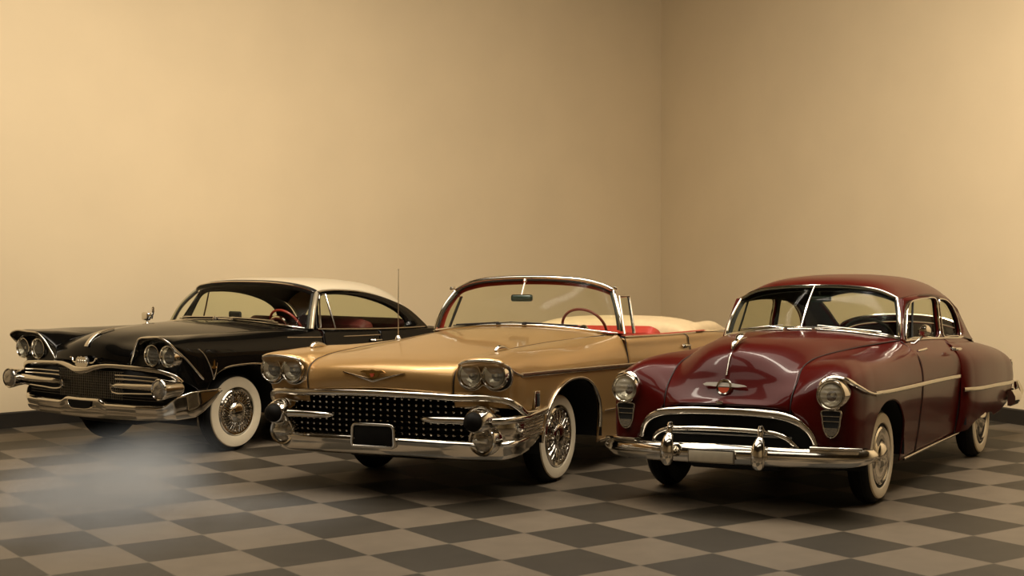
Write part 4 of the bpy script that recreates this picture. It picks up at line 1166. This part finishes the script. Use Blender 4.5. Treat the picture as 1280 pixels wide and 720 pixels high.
# ------------------------------------------------------------------ black hardtop
def build_black():
    C = Car('hardtop_car', 'black hardtop car with ivory roof and hooded twin headlights', 'car', (-3.24507, 13.82823, .59341), 0.0)
    P = M['black']
    for sd in (1, -1):
        wheel(C, .10, .91, sd, .36, .225, .325, .22, 'turbine', 'black')
        wheel(C, -2.35, .90, sd, .36, .225, .325, .22, 'turbine', 'black')
    # ---- hood
    H = [[(1.055,0,.80),(1.05,.2,.805),(1.035,.36,.815),(1.01,.50,.82)],
         [(1.072,0,.88),(1.064,.2,.877),(1.042,.36,.872),(1.012,.50,.868)],
         [(1.068,0,.955),(1.058,.2,.945),(1.032,.36,.932),(.998,.51,.922)],
         [(1.04,0,1.025),(1.02,.2,1.006),(.985,.36,.985),(.95,.52,.968)],
         [(.95,0,1.082),(.92,.2,1.058),(.87,.37,1.028),(.82,.54,1.01)],
         [(.80,0,1.118),(.77,.22,1.096),(.70,.40,1.065),(.62,.58,1.04)],
         [(.40,0,1.150),(.38,.25,1.132),(.34,.46,1.098),(.30,.64,1.06)],
         [(0,0,1.162),(0,.28,1.147),(-.03,.52,1.112),(-.06,.71,1.075)],
         [(-.38,0,1.162),(-.40,.3,1.152),(-.43,.58,1.122),(-.47,.80,1.085)],
         [(-.62,0,1.152),(-.63,.35,1.142),(-.65,.68,1.115),(-.70,.90,1.088)]]
    hg = surf(H, 60, 26)
    C.panel('hood', [hg], P, sides=(0,))
    # ---- front fender with deep headlight hood
    F = [[(.99,.51,.78),(1.0,.51,.83),(.995,.515,.90),(.985,.52,.94),(.97,.525,.955),(.93,.53,.975),(.88,.535,.992)],
         [(.985,.62,.78),(.985,.62,.84),(.978,.62,.90),(.985,.63,.97),(1.045,.665,1.062),(.90,.64,1.082),(.68,.58,1.035)],
         [(.98,.80,.77),(.98,.80,.84),(.975,.80,.93),(.975,.80,1.0),(1.065,.80,1.088),(.85,.77,1.098),(.45,.62,1.056)],
         [(.965,.97,.76),(.97,.98,.84),(.975,.985,.93),(.98,.99,1.0),(1.075,1.0,1.088),(.80,.89,1.103),(.25,.665,1.066)],
         [(.78,1.045,.66),(.86,1.058,.78),(.93,1.068,.90),(.99,1.075,.985),(1.07,1.075,1.05),(.70,.955,1.098),(.05,.70,1.074)],
         [(.60,1.03,.55),(.60,1.05,.70),(.60,1.058,.86),(.60,1.052,.965),(.60,1.025,1.045),(.42,.94,1.092),(-.1,.735,1.08)],
         [(.10,1.0,.30),(.10,1.02,.60),(.10,1.03,.80),(.10,1.028,.93),(.10,1.0,1.02),(.02,.935,1.082),(-.3,.78,1.086)],
         [(-.4,.97,.24),(-.4,1.0,.55),(-.4,1.02,.78),(-.4,1.018,.91),(-.4,.995,1.0),(-.42,.95,1.068),(-.55,.845,1.090)],
         [(-1.0,.965,.24),(-1.0,.998,.55),(-1.0,1.018,.77),(-1.0,1.016,.89),(-1.0,1.0,.98),(-.98,.985,1.045),(-.80,.95,1.088)]]
    fg = surf(F, 160, 60)[:, ::-1]
    ins = lambda x, z: (np.abs(x - .13) / .50)**3 + (np.abs(z - .36) / .45)**3 < 1
    fgt, _ = trim_arch(fg, ins)
    C.panel('front_fender', [fgt], P, sides=(1, -1))
    for sd in (1, -1):
        a = np.linspace(.05, PI - .05, 50)
        pts = [(.13 + .50 * math.copysign(abs(math.cos(t))**(2/3), math.cos(t)), sd * np.interp(.36 + .45*abs(math.sin(t))**(2/3), [.3, .6, .82], [.995, 1.022, 1.032]), .36 + .45 * abs(math.sin(t))**(2/3)) for t in a]
        b = MB(); b.add(*sweep(pts, rrect(.02, .03, .008, 3), (0, 1, 0))); C.part('wheel_arch_moulding', b, M['chrome'], label='chrome wheel arch moulding')
        aa = np.linspace(-.1, PI + .1, 24)
        for xc in (.13, -2.35):
            w = MB(); g = np.array([[(xc + .55 * math.cos(t), sd * y, .34 + .48 * math.sin(t)) for t in aa] for y in (.45, .6, .8, 1.0)]); w.grid(g)
            w.add([(xc + .55 * math.cos(t), sd * .45, .34 + .48 * math.sin(t)) for t in aa], [tuple(range(24))]); C.part('wheel_well', w, M['dark'])
        seam(C, [(x, sd*(y+.003), z) for x, y, z in [tuple(p) for p in hg[14:60:2, -1]]], .004, name='hood_gap_shade')
    # ---- doors, quarters, deck
    def col(x, bz, by, w=1.018, lo=.24):
        return [(x, by, bz), (x, by + (w-by)*.6, bz - .025), (x, w - .012, bz - .09), (x, w, .87), (x, w, .76), (x, w - .012, .55), (x, w - .05, lo)]
    D = [col(-1.005, 1.072, .955), col(-1.4, 1.052, .957), col(-1.88, 1.03, .957)]
    C.panel('door', [surf(D, 24, 36)], P, sides=(1, -1))
    Q = [col(-1.89, 1.03, .957), col(-2.35, 1.02, .95), col(-2.8, 1.015, .92), col(-3.1, 1.0, .90, 1.0, .3),
         [(-3.22,.88,.98),(-3.23,.91,.96),(-3.23,.94,.9),(-3.23,.95,.8),(-3.22,.95,.72),(-3.2,.93,.55),(-3.15,.9,.4)]]
    qg, _ = trim_arch(surf(Q, 50, 44), lambda x, z: (np.abs(x + 2.35) / .47)**2.4 + (np.abs(z - .34) / .36)**2.4 < 1)
    C.panel('quarter_panel', [qg], P, sides=(1, -1))
    K = [[(-2.86,0,1.035),(-2.86,.4,1.032),(-2.86,.7,1.025),(-2.84,.92,1.016)],
         [(-3.02,0,1.02),(-3.02,.4,1.016),(-3.02,.7,1.01),(-3.02,.91,1.0)],
         [(-3.2,0,.96),(-3.2,.4,.96),(-3.2,.7,.96),(-3.2,.89,.975)],
         [(-3.26,0,.80),(-3.26,.4,.80),(-3.25,.7,.80),(-3.22,.94,.82)],
         [(-3.26,0,.45),(-3.26,.4,.45),(-3.24,.7,.45),(-3.18,.91,.45)]]
    C.panel('trunk_lid', [surf(K, 30, 20)], P, sides=(0,))
    for x, bz in ((-1.0, 1.08), (-1.885, 1.03)):
        for sd in (1, -1): seam(C, [(a, sd*(b + .001), c) for a, b, c in col(x, bz, .957)], .004, name='door_gap_shade')
    kg = np.stack([hg[-1] + np.array((-.004, 0, -.004)), np.stack([hg[-1][:, 0] - .10, hg[-1][:, 1] * 1.06, hg[-1][:, 2] - .004], 1)])
    C.panel('cowl', [kg], P, sides=(0,))
    # ---- windscreen
    W = wshield([(-.66,0,1.158),(-.67,.38,1.148),(-.69,.70,1.122),(-.74,.90,1.10),(-.84,.965,1.082)], [(-.995,0,1.515),(-1.0,.35,1.508),(-1.01,.62,1.483),(-1.035,.77,1.45),(-1.07,.825,1.42)], .035)
    q = MB(); q.grid(W); C.part('windscreen', q, M['glass'])
    hb = [W[-1] + np.array((.012, 0, -.030)), W[-1] + np.array((.006, 0, .012)), W[-1] + np.array((-.045, 0, .030))]
    b = MB(); b.grid(np.stack(hb, 1)); C.part('windscreen_header', b, M['seal_and_gap'], label='dark windscreen header', solid=.006)
    b = MB(); b.add(*tube(W[-1] + np.array((.010, 0, .014)), .008, 8, up=(1, 0, .6))); C.part('windscreen_moulding', b, M['chrome'])
    for sd, e in ((1, -1), (-1, 0)):
        pp = W[:, e]
        b = MB(); b.add(*sweep(pp + np.array((-.01, sd*.012, 0)), rrect(.05, .035, .012, 3), (1, 0, 0))); C.part('windscreen_pillar', b, mat('ivory_pillar_trim', (.5, .43, .31), .5, .3), label='pale bright-metal pillar')
        b = MB(); b.add(*tube(pp + np.array((.012, -sd*.018, .0)), .012, 8, up=(1, 0, 0))); C.part('windscreen_rubber', b, M['seal_and_gap'])
    strip(C, 'cowl_moulding', [tuple(p + np.array((.012, 0, .002))) for p in W[0][::3]], .026, .022, M['chrome'], up=(0, 0, 1))
    for y0, y1 in ((.14, .66), (-.10, -.60)):
        bz = lambda y: np.array([np.interp(abs(y), W[0][20:, 1], W[0][20:, k]) for k in (0, 2)])
        q0, q1 = bz(y0), bz(y1)
        b = MB(); b.add(*lathe([(.02,0),(.018,.02),(0,.028)], (q0[0] + .05, y0, q0[1]), (0, 0, 1), 14))
        b.add(*tube([(q0[0] + .045, y0, q0[1] + .025), (q1[0] + .02, y1, q1[1] + .035)], .010, 6)); b.add(*tube([(q0[0] + .03, y0 - (y1-y0)*.25, q0[1] + .026), (q1[0] + .018, y1*1.08, q1[1] + .02)], .008, 6))
        C.part('wiper', b, M['chrome_soft'])
    # ---- roof
    T = [[(-1.02,0,1.535),(-1.025,.35,1.527),(-1.035,.62,1.502),(-1.06,.77,1.468),(-1.09,.828,1.438)],
         [(-1.15,0,1.556),(-1.15,.35,1.549),(-1.16,.62,1.525),(-1.17,.765,1.49),(-1.19,.823,1.453)],
         [(-1.5,0,1.560),(-1.5,.35,1.553),(-1.5,.62,1.527),(-1.5,.755,1.49),(-1.5,.812,1.452)],
         [(-1.9,0,1.545),(-1.9,.35,1.538),(-1.9,.60,1.510),(-1.9,.74,1.465),(-1.9,.80,1.412)],
         [(-2.25,0,1.51),(-2.25,.34,1.50),(-2.25,.58,1.465),(-2.26,.73,1.40),(-2.27,.80,1.322)],
         [(-2.5,0,1.455),(-2.5,.34,1.44),(-2.52,.57,1.39),(-2.53,.72,1.30),(-2.54,.825,1.205)],
         [(-2.62,0,1.41),(-2.63,.34,1.39),(-2.67,.57,1.31),(-2.72,.75,1.17),(-2.755,.895,1.025)]]
    tg = surf(T, 60, 30)
    C.panel('roof', [tg], M['white_paint'], sides=(0,), solid=.018)
    yf = lambda x, z: .952 - .150 * (z - 1.03) / .42
    dr = [tuple((p[0], p[2] - .010)) for p in tg[:, -1]]
    outer = [(-1.10, 1.425)] + dr[4:-1:2] + [(-2.745, 1.015), (-2.3, 1.018), (-1.88, 1.028), (-1.4, 1.05), (-1.0, 1.07), (-.93, 1.075), (-.95, 1.16)]
    win = spl([(-1.02,1.085),(-1.06,1.22),(-1.12,1.36),(-1.18,1.398),(-1.35,1.408),(-1.6,1.392),(-1.9,1.338),(-2.15,1.262),(-2.33,1.165),(-2.40,1.075),(-2.38,1.036),(-2.1,1.038),(-1.7,1.052),(-1.3,1.068)], 90, True)
    for sd in (1, -1):
        b = MB(); b.add(*flat_region(outer, [win], yf, sd)); C.part('window_pillar_frame', b, M['black'], solid=.018, orient=lambda c: (c.x, 0, c.z))
        b = MB(); b.add(*flat_region(outer, [win], lambda x, z: yf(x, z) - .028, sd)); C.part('pillar_liner', b, M['liner'])
        g = MB(); v, f = disc_fill(win, lambda x, z: sd * (yf(x, z) - .012)); g.add(v, f); C.part('side_window', g, M['glass_dark'])
        b = MB(); b.add(*tube([(p[0], sd*(p[1] + .008), p[2] - .012) for p in tg[2:, -1]], .008, 8)); C.part('drip_moulding', b, M['chrome_soft'])
        vp = np.array([(-1.035, sd*(yf(0, 1.09)+.004), 1.085), (-1.105, sd*(yf(0, 1.3)+.004), 1.30), (-1.15, sd*(yf(0, 1.41)+.004), 1.405), (-1.235, sd*(yf(0, 1.41)+.004), 1.41), (-1.245, sd*(yf(0, 1.25)+.004), 1.24), (-1.25, sd*(yf(0, 1.08)+.004), 1.068)])
        b = MB(); b.add(*tube(vp, .010, 8, up=(0, 1, 0))); C.part('vent_window_frame', b, M['chrome'])
        strip(C, 'belt_moulding', [(-.95, sd*.972, 1.078), (-1.4, sd*.972, 1.056), (-1.88, sd*.972, 1.036), (-2.4, sd*.968, 1.024), (-2.76, sd*.945, 1.018)], .012, .014, M['chrome'], up=(0, 0, 1))
    # rear window
    B = [[(-2.635,0,1.40),(-2.645,.34,1.38),(-2.685,.57,1.30),(-2.735,.75,1.16),(-2.77,.89,1.02)],
         [(-2.76,0,1.25),(-2.76,.34,1.235),(-2.78,.57,1.18),(-2.80,.74,1.09),(-2.82,.86,1.015)],
         [(-2.88,0,1.04),(-2.88,.34,1.037),(-2.875,.57,1.03),(-2.865,.74,1.02),(-2.86,.85,1.01)]]
    bg = surf(B, 20, 30)
    C.panel('rear_window', [bg], M['glass_dark'], sides=(0,), solid=0)
    # ---- grille
    b = MB(); g = np.array([[(1.0 - .08*(abs(y)/1.0)**3, y, z) for y in np.linspace(-1.0, 1.0, 25)] for z in (.48, .62, .80)]); b.grid(g); gr = C.part('grille', b, M['dark'], label='dark grille mesh', solid=.01)
    b = MB(); gx = lambda y: 1.03 - .08*abs(y)**3
    for k in range(-16, 17):
        y = k * .026; b.add(*rbox((gx(y), y, .645), (.008, .0045, .25), 0, 1))
    for k in range(11):
        z = .53 + k * .024; b.add(*sweep([(gx(y) + .002, y, z) for y in np.linspace(-.44 if k > 1 else -.9, .44 if k > 1 else .9, 17)], rrect(.006, .004, .0015, 1)))
    C.part('grille_mesh', b, M['chrome_dark'], parent=gr)
    tp = [(.90,1.03,.70),(.95,1.01,.755),(1.0,.93,.792),(1.04,.75,.812),(1.075,.50,.825),(1.10,.30,.826),(1.118,.18,.808),(1.128,.09,.785),(1.132,0,.776)]
    full = spl([(x, -y, z) for x, y, z in tp] + [(x, y, z) for x, y, z in tp[::-1][1:]], 130)
    hh = np.interp(np.abs(np.linspace(-1, 1, 130)), [0, .12, .2, .35, .8, 1], [.062, .055, .046, .036, .040, .05])
    b = MB(); b.add(*sweep(full, np.stack([rrect(.05, h, .015, 4) for h in hh]))); C.part('grille_top_moulding', b, M['chrome'], label='chrome bar dipping at the middle of the grille', angle=50)
    for sd in (1, -1):
        lc = np.array((1.05, sd*1.015, .655))
        b = MB(); b.add(*lathe([(.055,-.16),(.075,-.12),(.082,0),(.094,.06),(.096,.085),(.088,.095),(.080,.088)], lc, (1, 0, 0), 32)); pl = C.part('parking_light', b, M['chrome'], label='round chrome bullet lamp')
        b = MB(); b.add(*lathe([(.081,.084),(.065,.100),(.035,.108),(.02,.102),(0,.106)], lc, (1, 0, 0), 28)); C.part('parking_lens', b, M['lamp_glass'], parent=pl)
        pts = spl([(1.075, sd*.34, .650), (1.09, sd*.42, .658), (1.085, sd*.65, .660), (1.06, sd*.93, .662)], 30)
        b = MB(); b.add(*tube(pts, np.interp(np.linspace(0, 1, 30), [0, .2, 1], [.010, .024, .032]), 12, ry=1.0)); C.part('grille_bar', b, M['chrome'])
        lp = spl([(1.06, sd*.90, .605), (1.075, sd*.60, .592), (1.08, sd*.40, .588), (1.075, sd*.345, .60), (1.075, sd*.33, .64), (1.078, sd*.335, .672)], 40)
        b = MB(); b.add(*tube(lp, .010, 8)); C.part('grille_loop', b, M['chrome'])
        for z in (.712, .745):
            b = MB(); b.add(*sweep(spl([(1.062, sd*.38, z), (1.06, sd*.6, z + .003), (1.035, sd*.9, z - .002)], 20), rrect(.02, .014, .005, 2))); C.part('grille_fin', b, M['chrome'])
        # headlights
        for yy, xx in ((.776, .995), (.985, 1.005)):
            headlight(C, (xx, sd*yy, .932), .084, .016, .08)
        pts = [(1.005,.515,.850),(1.02,.565,.93),(1.045,.635,1.035),(1.06,.69,1.078),(1.075,.82,1.094),(1.085,.98,1.098),(1.075,1.07,1.062),(1.0,1.088,.99),(.88,1.085,.90),(.74,1.072,.78),(.66,1.06,.715)]
        strip(C, 'headlight_hood_moulding', [(x, sd*y, z) for x, y, z in pts], .018, .020, M['chrome'], up=(1, .3*sd, .4))
        # V moulding and badge behind the headlight
        strip(C, 'fender_moulding', [(x, sd*y, z) for x, y, z in [(.72,1.062,.985),(.66,1.064,.94),(.60,1.064,.86),(.55,1.056,.77),(.525,1.052,.70)]], .010, .012, M['chrome'], up=(0, 1, 0))
        strip(C, 'fender_moulding', [(x, sd*y, z) for x, y, z in [(.525,1.052,.70),(.50,1.054,.76),(.488,1.058,.85)]], .010, .012, M['chrome'], up=(0, 1, 0))
        b = MB(); o = np.array((.53, sd*1.066, .81)); b.add(*prism([(-.035,.0),(-.01,-.012),(.03,-.008),(.012,.010),(.010,.05),(.002,.07),(-.006,.05),(-.008,.014)], o, (-1, 0, 0), (0, 0, 1), -.008 * sd)); C.part('fender_badge', b, M['brass'], label='small brass fender badge')
        b = MB(); b.add(*tube(spl([(-1.72, sd*1.015, .93), (-1.74, sd*1.045, .928), (-1.84, sd*1.048, .925), (-1.87, sd*1.03, .924)], 14), .012, 8)); C.part('door_handle', b, M['chrome'])
        b = MB(); b.add(*lathe([(.055,0),(.055,.03),(.03,.06),(0,.07)], (-3.22, sd*.92, .86), (-1, 0, 0), 20)); C.part('tail_light', b, M['red_enamel'])
        strip(C, 'rocker_moulding', [(-.4, sd*.978, .243), (-1.1, sd*.976, .243), (-1.9, sd*.976, .245)], .02, .024, M['chrome'], up=(0, 0, 1))
        strip(C, 'fender_top_moulding', [(x, sd*y, z) for x, y, z in [(-.50,.985,1.02),(-.9,.992,1.0),(-1.4,1.0,.985),(-1.88,1.004,.975)]], .010, .014, M['chrome'], up=(0, 0, 1))
    # ---- front bumper: deep blade with a raised number-plate dip
    ys = np.linspace(-1, 1, 161)
    def bx(y):
        return np.interp(abs(y), [0, .3, .6, .8, .92, .985, 1.02, 1.035], [1.13, 1.12, 1.085, 1.03, .955, .82, .62, .46])
    yy = np.sign(ys) * np.interp(np.abs(ys), [0, .70, .76, .82, .88, .94, 1], [0, .93, .995, 1.045, 1.065, 1.065, 1.06])
    g = []
    for s, y in zip(ys, yy):
        a = abs(s)
        x = float(np.interp(a, [0, .25, .5, .65, .70, .76, .82, .88, .94, 1], [1.13, 1.12, 1.085, 1.04, 1.005, .945, .84, .70, .58, .46]))
        t = float(np.interp(a, [0, .155, .175, .20, .23, .66, .71, .78, .84, 1], [.533, .535, .530, .512, .497, .497, .508, .585, .612, .616]))
        bt = float(np.interp(a, [0, .5, .75, .85, .93, 1], [.350, .355, .366, .385, .48, .585]))
        h = t - bt
        g.append([(x - .05, y * (1 - .03), t - .004), (x - .012, y, t), (x + .012, y, t - min(.02, h*.3)), (x + .010, y, t - min(.04, h*.45)), (x - .002, y * 1.0, bt + h*.5), (x - .004, y, bt + h*.3), (x - .03, y*.99, bt), (x - .07, y*.97, bt + .004)])
    b = MB(); b.grid(surf(g, 200, 30)); C.part('front_bumper', b, M['chrome'], label='chrome front bumper with raised middle', solid=.008, angle=60)
    b = MB(); b.add(*prism([(-.165,.07),(.165,.07),(.13,.012),(.06,.0),(-.08,.0),(-.14,.012)], (1.136, -.01, .434), (0, 1, 0), (0, 0, 1), .008)); pf = C.part('plate_recess', b, M['plate_black'], label='dark number plate recess')
    b = MB(); b.add(*sweep(spl([(1.142, .16, .448), (1.146, .10, .434), (1.148, 0, .430), (1.146, -.12, .434), (1.142, -.165, .470), (1.14, -.175, .505)], 40), rrect(.012, .008, .003, 2))); C.part('plate_bracket', b, M['chrome'], parent=pf)
    path = spl([(-3.0,-1.04,.44),(-3.2,-1.0,.43),(-3.32,-.8,.425),(-3.35,0,.42),(-3.32,.8,.425),(-3.2,1.0,.43),(-3.0,1.04,.44)], 50)
    b = MB(); b.add(*sweep(path, rrect(.05, .15, .02, 3))); C.part('rear_bumper', b, M['chrome'], angle=50)
    # ---- hood crest, scoop moulding, mirror
    o = np.array((1.10, .0, .845))
    b = MB(); b.add(*prism([(-.085,-.02),(-.07,.03),(-.045,.055),(-.02,.048),(0,.06),(.02,.048),(.045,.055),(.07,.03),(.085,-.02),(.05,-.045),(-.05,-.045)], o, (0, 1, 0), (0, 0, 1), .03)); em = C.part('hood_emblem', b, M['chrome'])
    for sd in (1, -1):
        b = MB(); b.add(*tube(spl([(1.115, sd*.075, .85), (1.11, sd*.11, .845), (1.105, sd*.145, .855), (1.10, sd*.165, .885), (1.10, sd*.185, .882)], 16), .007, 6)); C.part('emblem_wing', b, M['chrome'], parent=em)
    for k in range(4):
        b = MB(); b.add(*lathe([(.016,0),(.014,.008),(0,.012)], o + np.array((.03, -.045 + k*.03, .012)), (1, 0, 0), 12)); C.part('emblem_stud', b, M['chrome_soft'], parent=em)
    b = MB(); b.add(*sweep(spl([(1.072,0,.985),(1.055,0,1.015),(1.02,0,1.05),(.95,0,1.094),(.85,0,1.122),(.75,0,1.134)], 30), np.stack([rrect(w_, .014, .005, 3) for w_ in np.interp(np.linspace(0, 1, 30), [0, .3, 1], [.05, .045, .010])]), (1, 0, .6))); C.part('hood_spine', b, M['chrome'])
    b = MB(); b.add(*lathe([(.035,0),(.03,.02),(.014,.04),(.012,.07),(0,.07)], (-.41, -.86, 1.075), (0, 0, 1), 16)); b.add(*rbox((-.40, -.86, 1.175), (.05, .11, .085), .022, 3)); b.add(*tube([(-.44, -.83, 1.15), (-.45, -.815, 1.22), (-.45, -.815, 1.26)], .013, 8)); b.add(*lathe([(0,-.014),(.016,0),(0,.014)], (-.45, -.815, 1.265), (0, 0, 1), 12)); C.part('fender_mirror', b, M['chrome'])
    # ---- inside
    b = MB(); b.add(*rbox((-1.75, 0, .33), (2.3, 1.6, .14), .03, 2)); b.add(*rbox((.2, 0, .45), (1.3, .8, .35), .03, 2)); b.add(*rbox((-.62, 0, .70), (.06, 1.8, .75), .01, 1)); b.add(*rbox((-2.95, 0, .72), (.5, 1.5, .5), .05, 2)); C.part('underbody', b, M['dark'])
    b = MB(); g = np.array([[(-.70, y, 1.135 - .04*(y/.9)**2), (-.84, y, 1.14 - .04*(y/.9)**2), (-.95, y, 1.12 - .04*(y/.9)**2), (-.99, y, 1.06), (-.95, y, .75)] for y in np.linspace(-.90, .90, 25)]); b.grid(g); C.part('dashboard', b, M['dark_red'], label='dark dashboard')
    steering_wheel(C, (-1.12, .40, 1.08), .195, M['red_trim'], .55)
    b = MB(); b.add(*tube(spl([(-1.02,.30,1.10),(-1.0,.33,1.16),(-1.0,.47,1.16),(-1.02,.5,1.10)], 16), .018, 8)); C.part('gauge_hood', b, M['chrome'])
    bench_seat(C, -1.85, .84, .55, 1.13, M['dark_red'], 'front_seat')
    bench_seat(C, -2.55, .78, .55, 1.11, M['dark_red'], 'rear_seat')
    li = tg[:-12, :-1] + np.array((0, 0, -.045)); C.panel('headliner', [li], M['liner'], sides=(0,), solid=0)
    b = MB(); b.add(*rbox((-.80, .0, 1.195), (.03, .17, .075), .02, 3)); b.add(*tube([(-.80, 0, 1.17), (-.80, 0, 1.12)], .01, 6)); C.part('rear_view_mirror', b, M['seal_and_gap'])
    return C

black_car = build_black()

# ------------------------------------------------------------------ low smoke drifting over the floor by the black car
def build_smoke():
    fp = [(-4.4, 7.9), (-.7, 7.9), (-.9, 10.2), (-2.15, 10.9), (-2.35, 12.2), (-4.4, 12.3)]
    n = len(fp)
    mb = MB(); mb.add([(x, y, .015) for x, y in fp] + [(x, y, .62) for x, y in fp], [tuple(range(n))[::-1], tuple(range(n, 2*n))] + [(i, (i+1) % n, n + (i+1) % n, n + i) for i in range(n)])
    me = bpy.data.meshes.new('smoke'); me.from_pydata(mb.v, [], mb.f)
    o = bpy.data.objects.new('smoke', me); COL.objects.link(o)
    o['kind'] = 'stuff'; o['label'] = 'pale smoke hanging low over the floor tiles by the black car'; o['category'] = 'smoke'
    m = bpy.data.materials.new('thin_grey_smoke'); m.use_nodes = True
    nt = m.node_tree; nt.nodes.clear(); L = nt.links
    out = nt.nodes.new('ShaderNodeOutputMaterial')
    vs = nt.nodes.new('ShaderNodeVolumeScatter'); vs.inputs['Color'].default_value = (.84, .88, .93, 1); vs.inputs['Anisotropy'].default_value = 0.1
    geo = nt.nodes.new('ShaderNodeNewGeometry')
    nz = nt.nodes.new('ShaderNodeTexNoise'); nz.inputs['Scale'].default_value = 1.1; nz.inputs['Detail'].default_value = 3
    L.new(geo.outputs['Position'], nz.inputs['Vector'])
    def math_(op, a, b):
        n = nt.nodes.new('ShaderNodeMath'); n.operation = op
        for k, q in enumerate((a, b)):
            if isinstance(q, (int, float)): n.inputs[k].default_value = q
            else: L.new(q, n.inputs[k])
        return n.outputs[0]
    tot = None
    for (cx, cy, cz), (rx, ry, rz), w in PUFFS:
        s = nt.nodes.new('ShaderNodeVectorMath'); s.operation = 'SUBTRACT'; L.new(geo.outputs['Position'], s.inputs[0]); s.inputs[1].default_value = (cx, cy, cz)
        d = nt.nodes.new('ShaderNodeVectorMath'); d.operation = 'DIVIDE'; L.new(s.outputs[0], d.inputs[0]); d.inputs[1].default_value = (rx, ry, rz)
        ln = nt.nodes.new('ShaderNodeVectorMath'); ln.operation = 'DOT_PRODUCT'; L.new(d.outputs[0], ln.inputs[0]); L.new(d.outputs[0], ln.inputs[1])
        g = math_('MULTIPLY', math_('EXPONENT', math_('MULTIPLY', ln.outputs['Value'], -1.6), 0), w)
        tot = g if tot is None else math_('ADD', tot, g)
    k = math_('MAXIMUM', math_('MULTIPLY_ADD', nz.outputs['Fac'], 3.0) , 0)
    k.node.inputs[0].links[0].from_node.inputs[2].default_value = -0.85
    dens = math_('MAXIMUM', math_('SUBTRACT', math_('MULTIPLY', tot, k), .02), 0)
    L.new(dens, vs.inputs['Density']); L.new(vs.outputs[0], out.inputs['Volume'])
    me.materials.append(m)

PUFFS = [((-2.95, 10.25, .02), (.62, .85, .32), 5.0),
         ((-2.85, 11.5, .10), (.55, .45, .26), 1.8),
         ((-1.75, 9.9, .0), (.62, .6, .16), 1.2),
         ((-2.85, 9.0, .0), (1.1, .8, .16), 1.0)]
build_smoke()
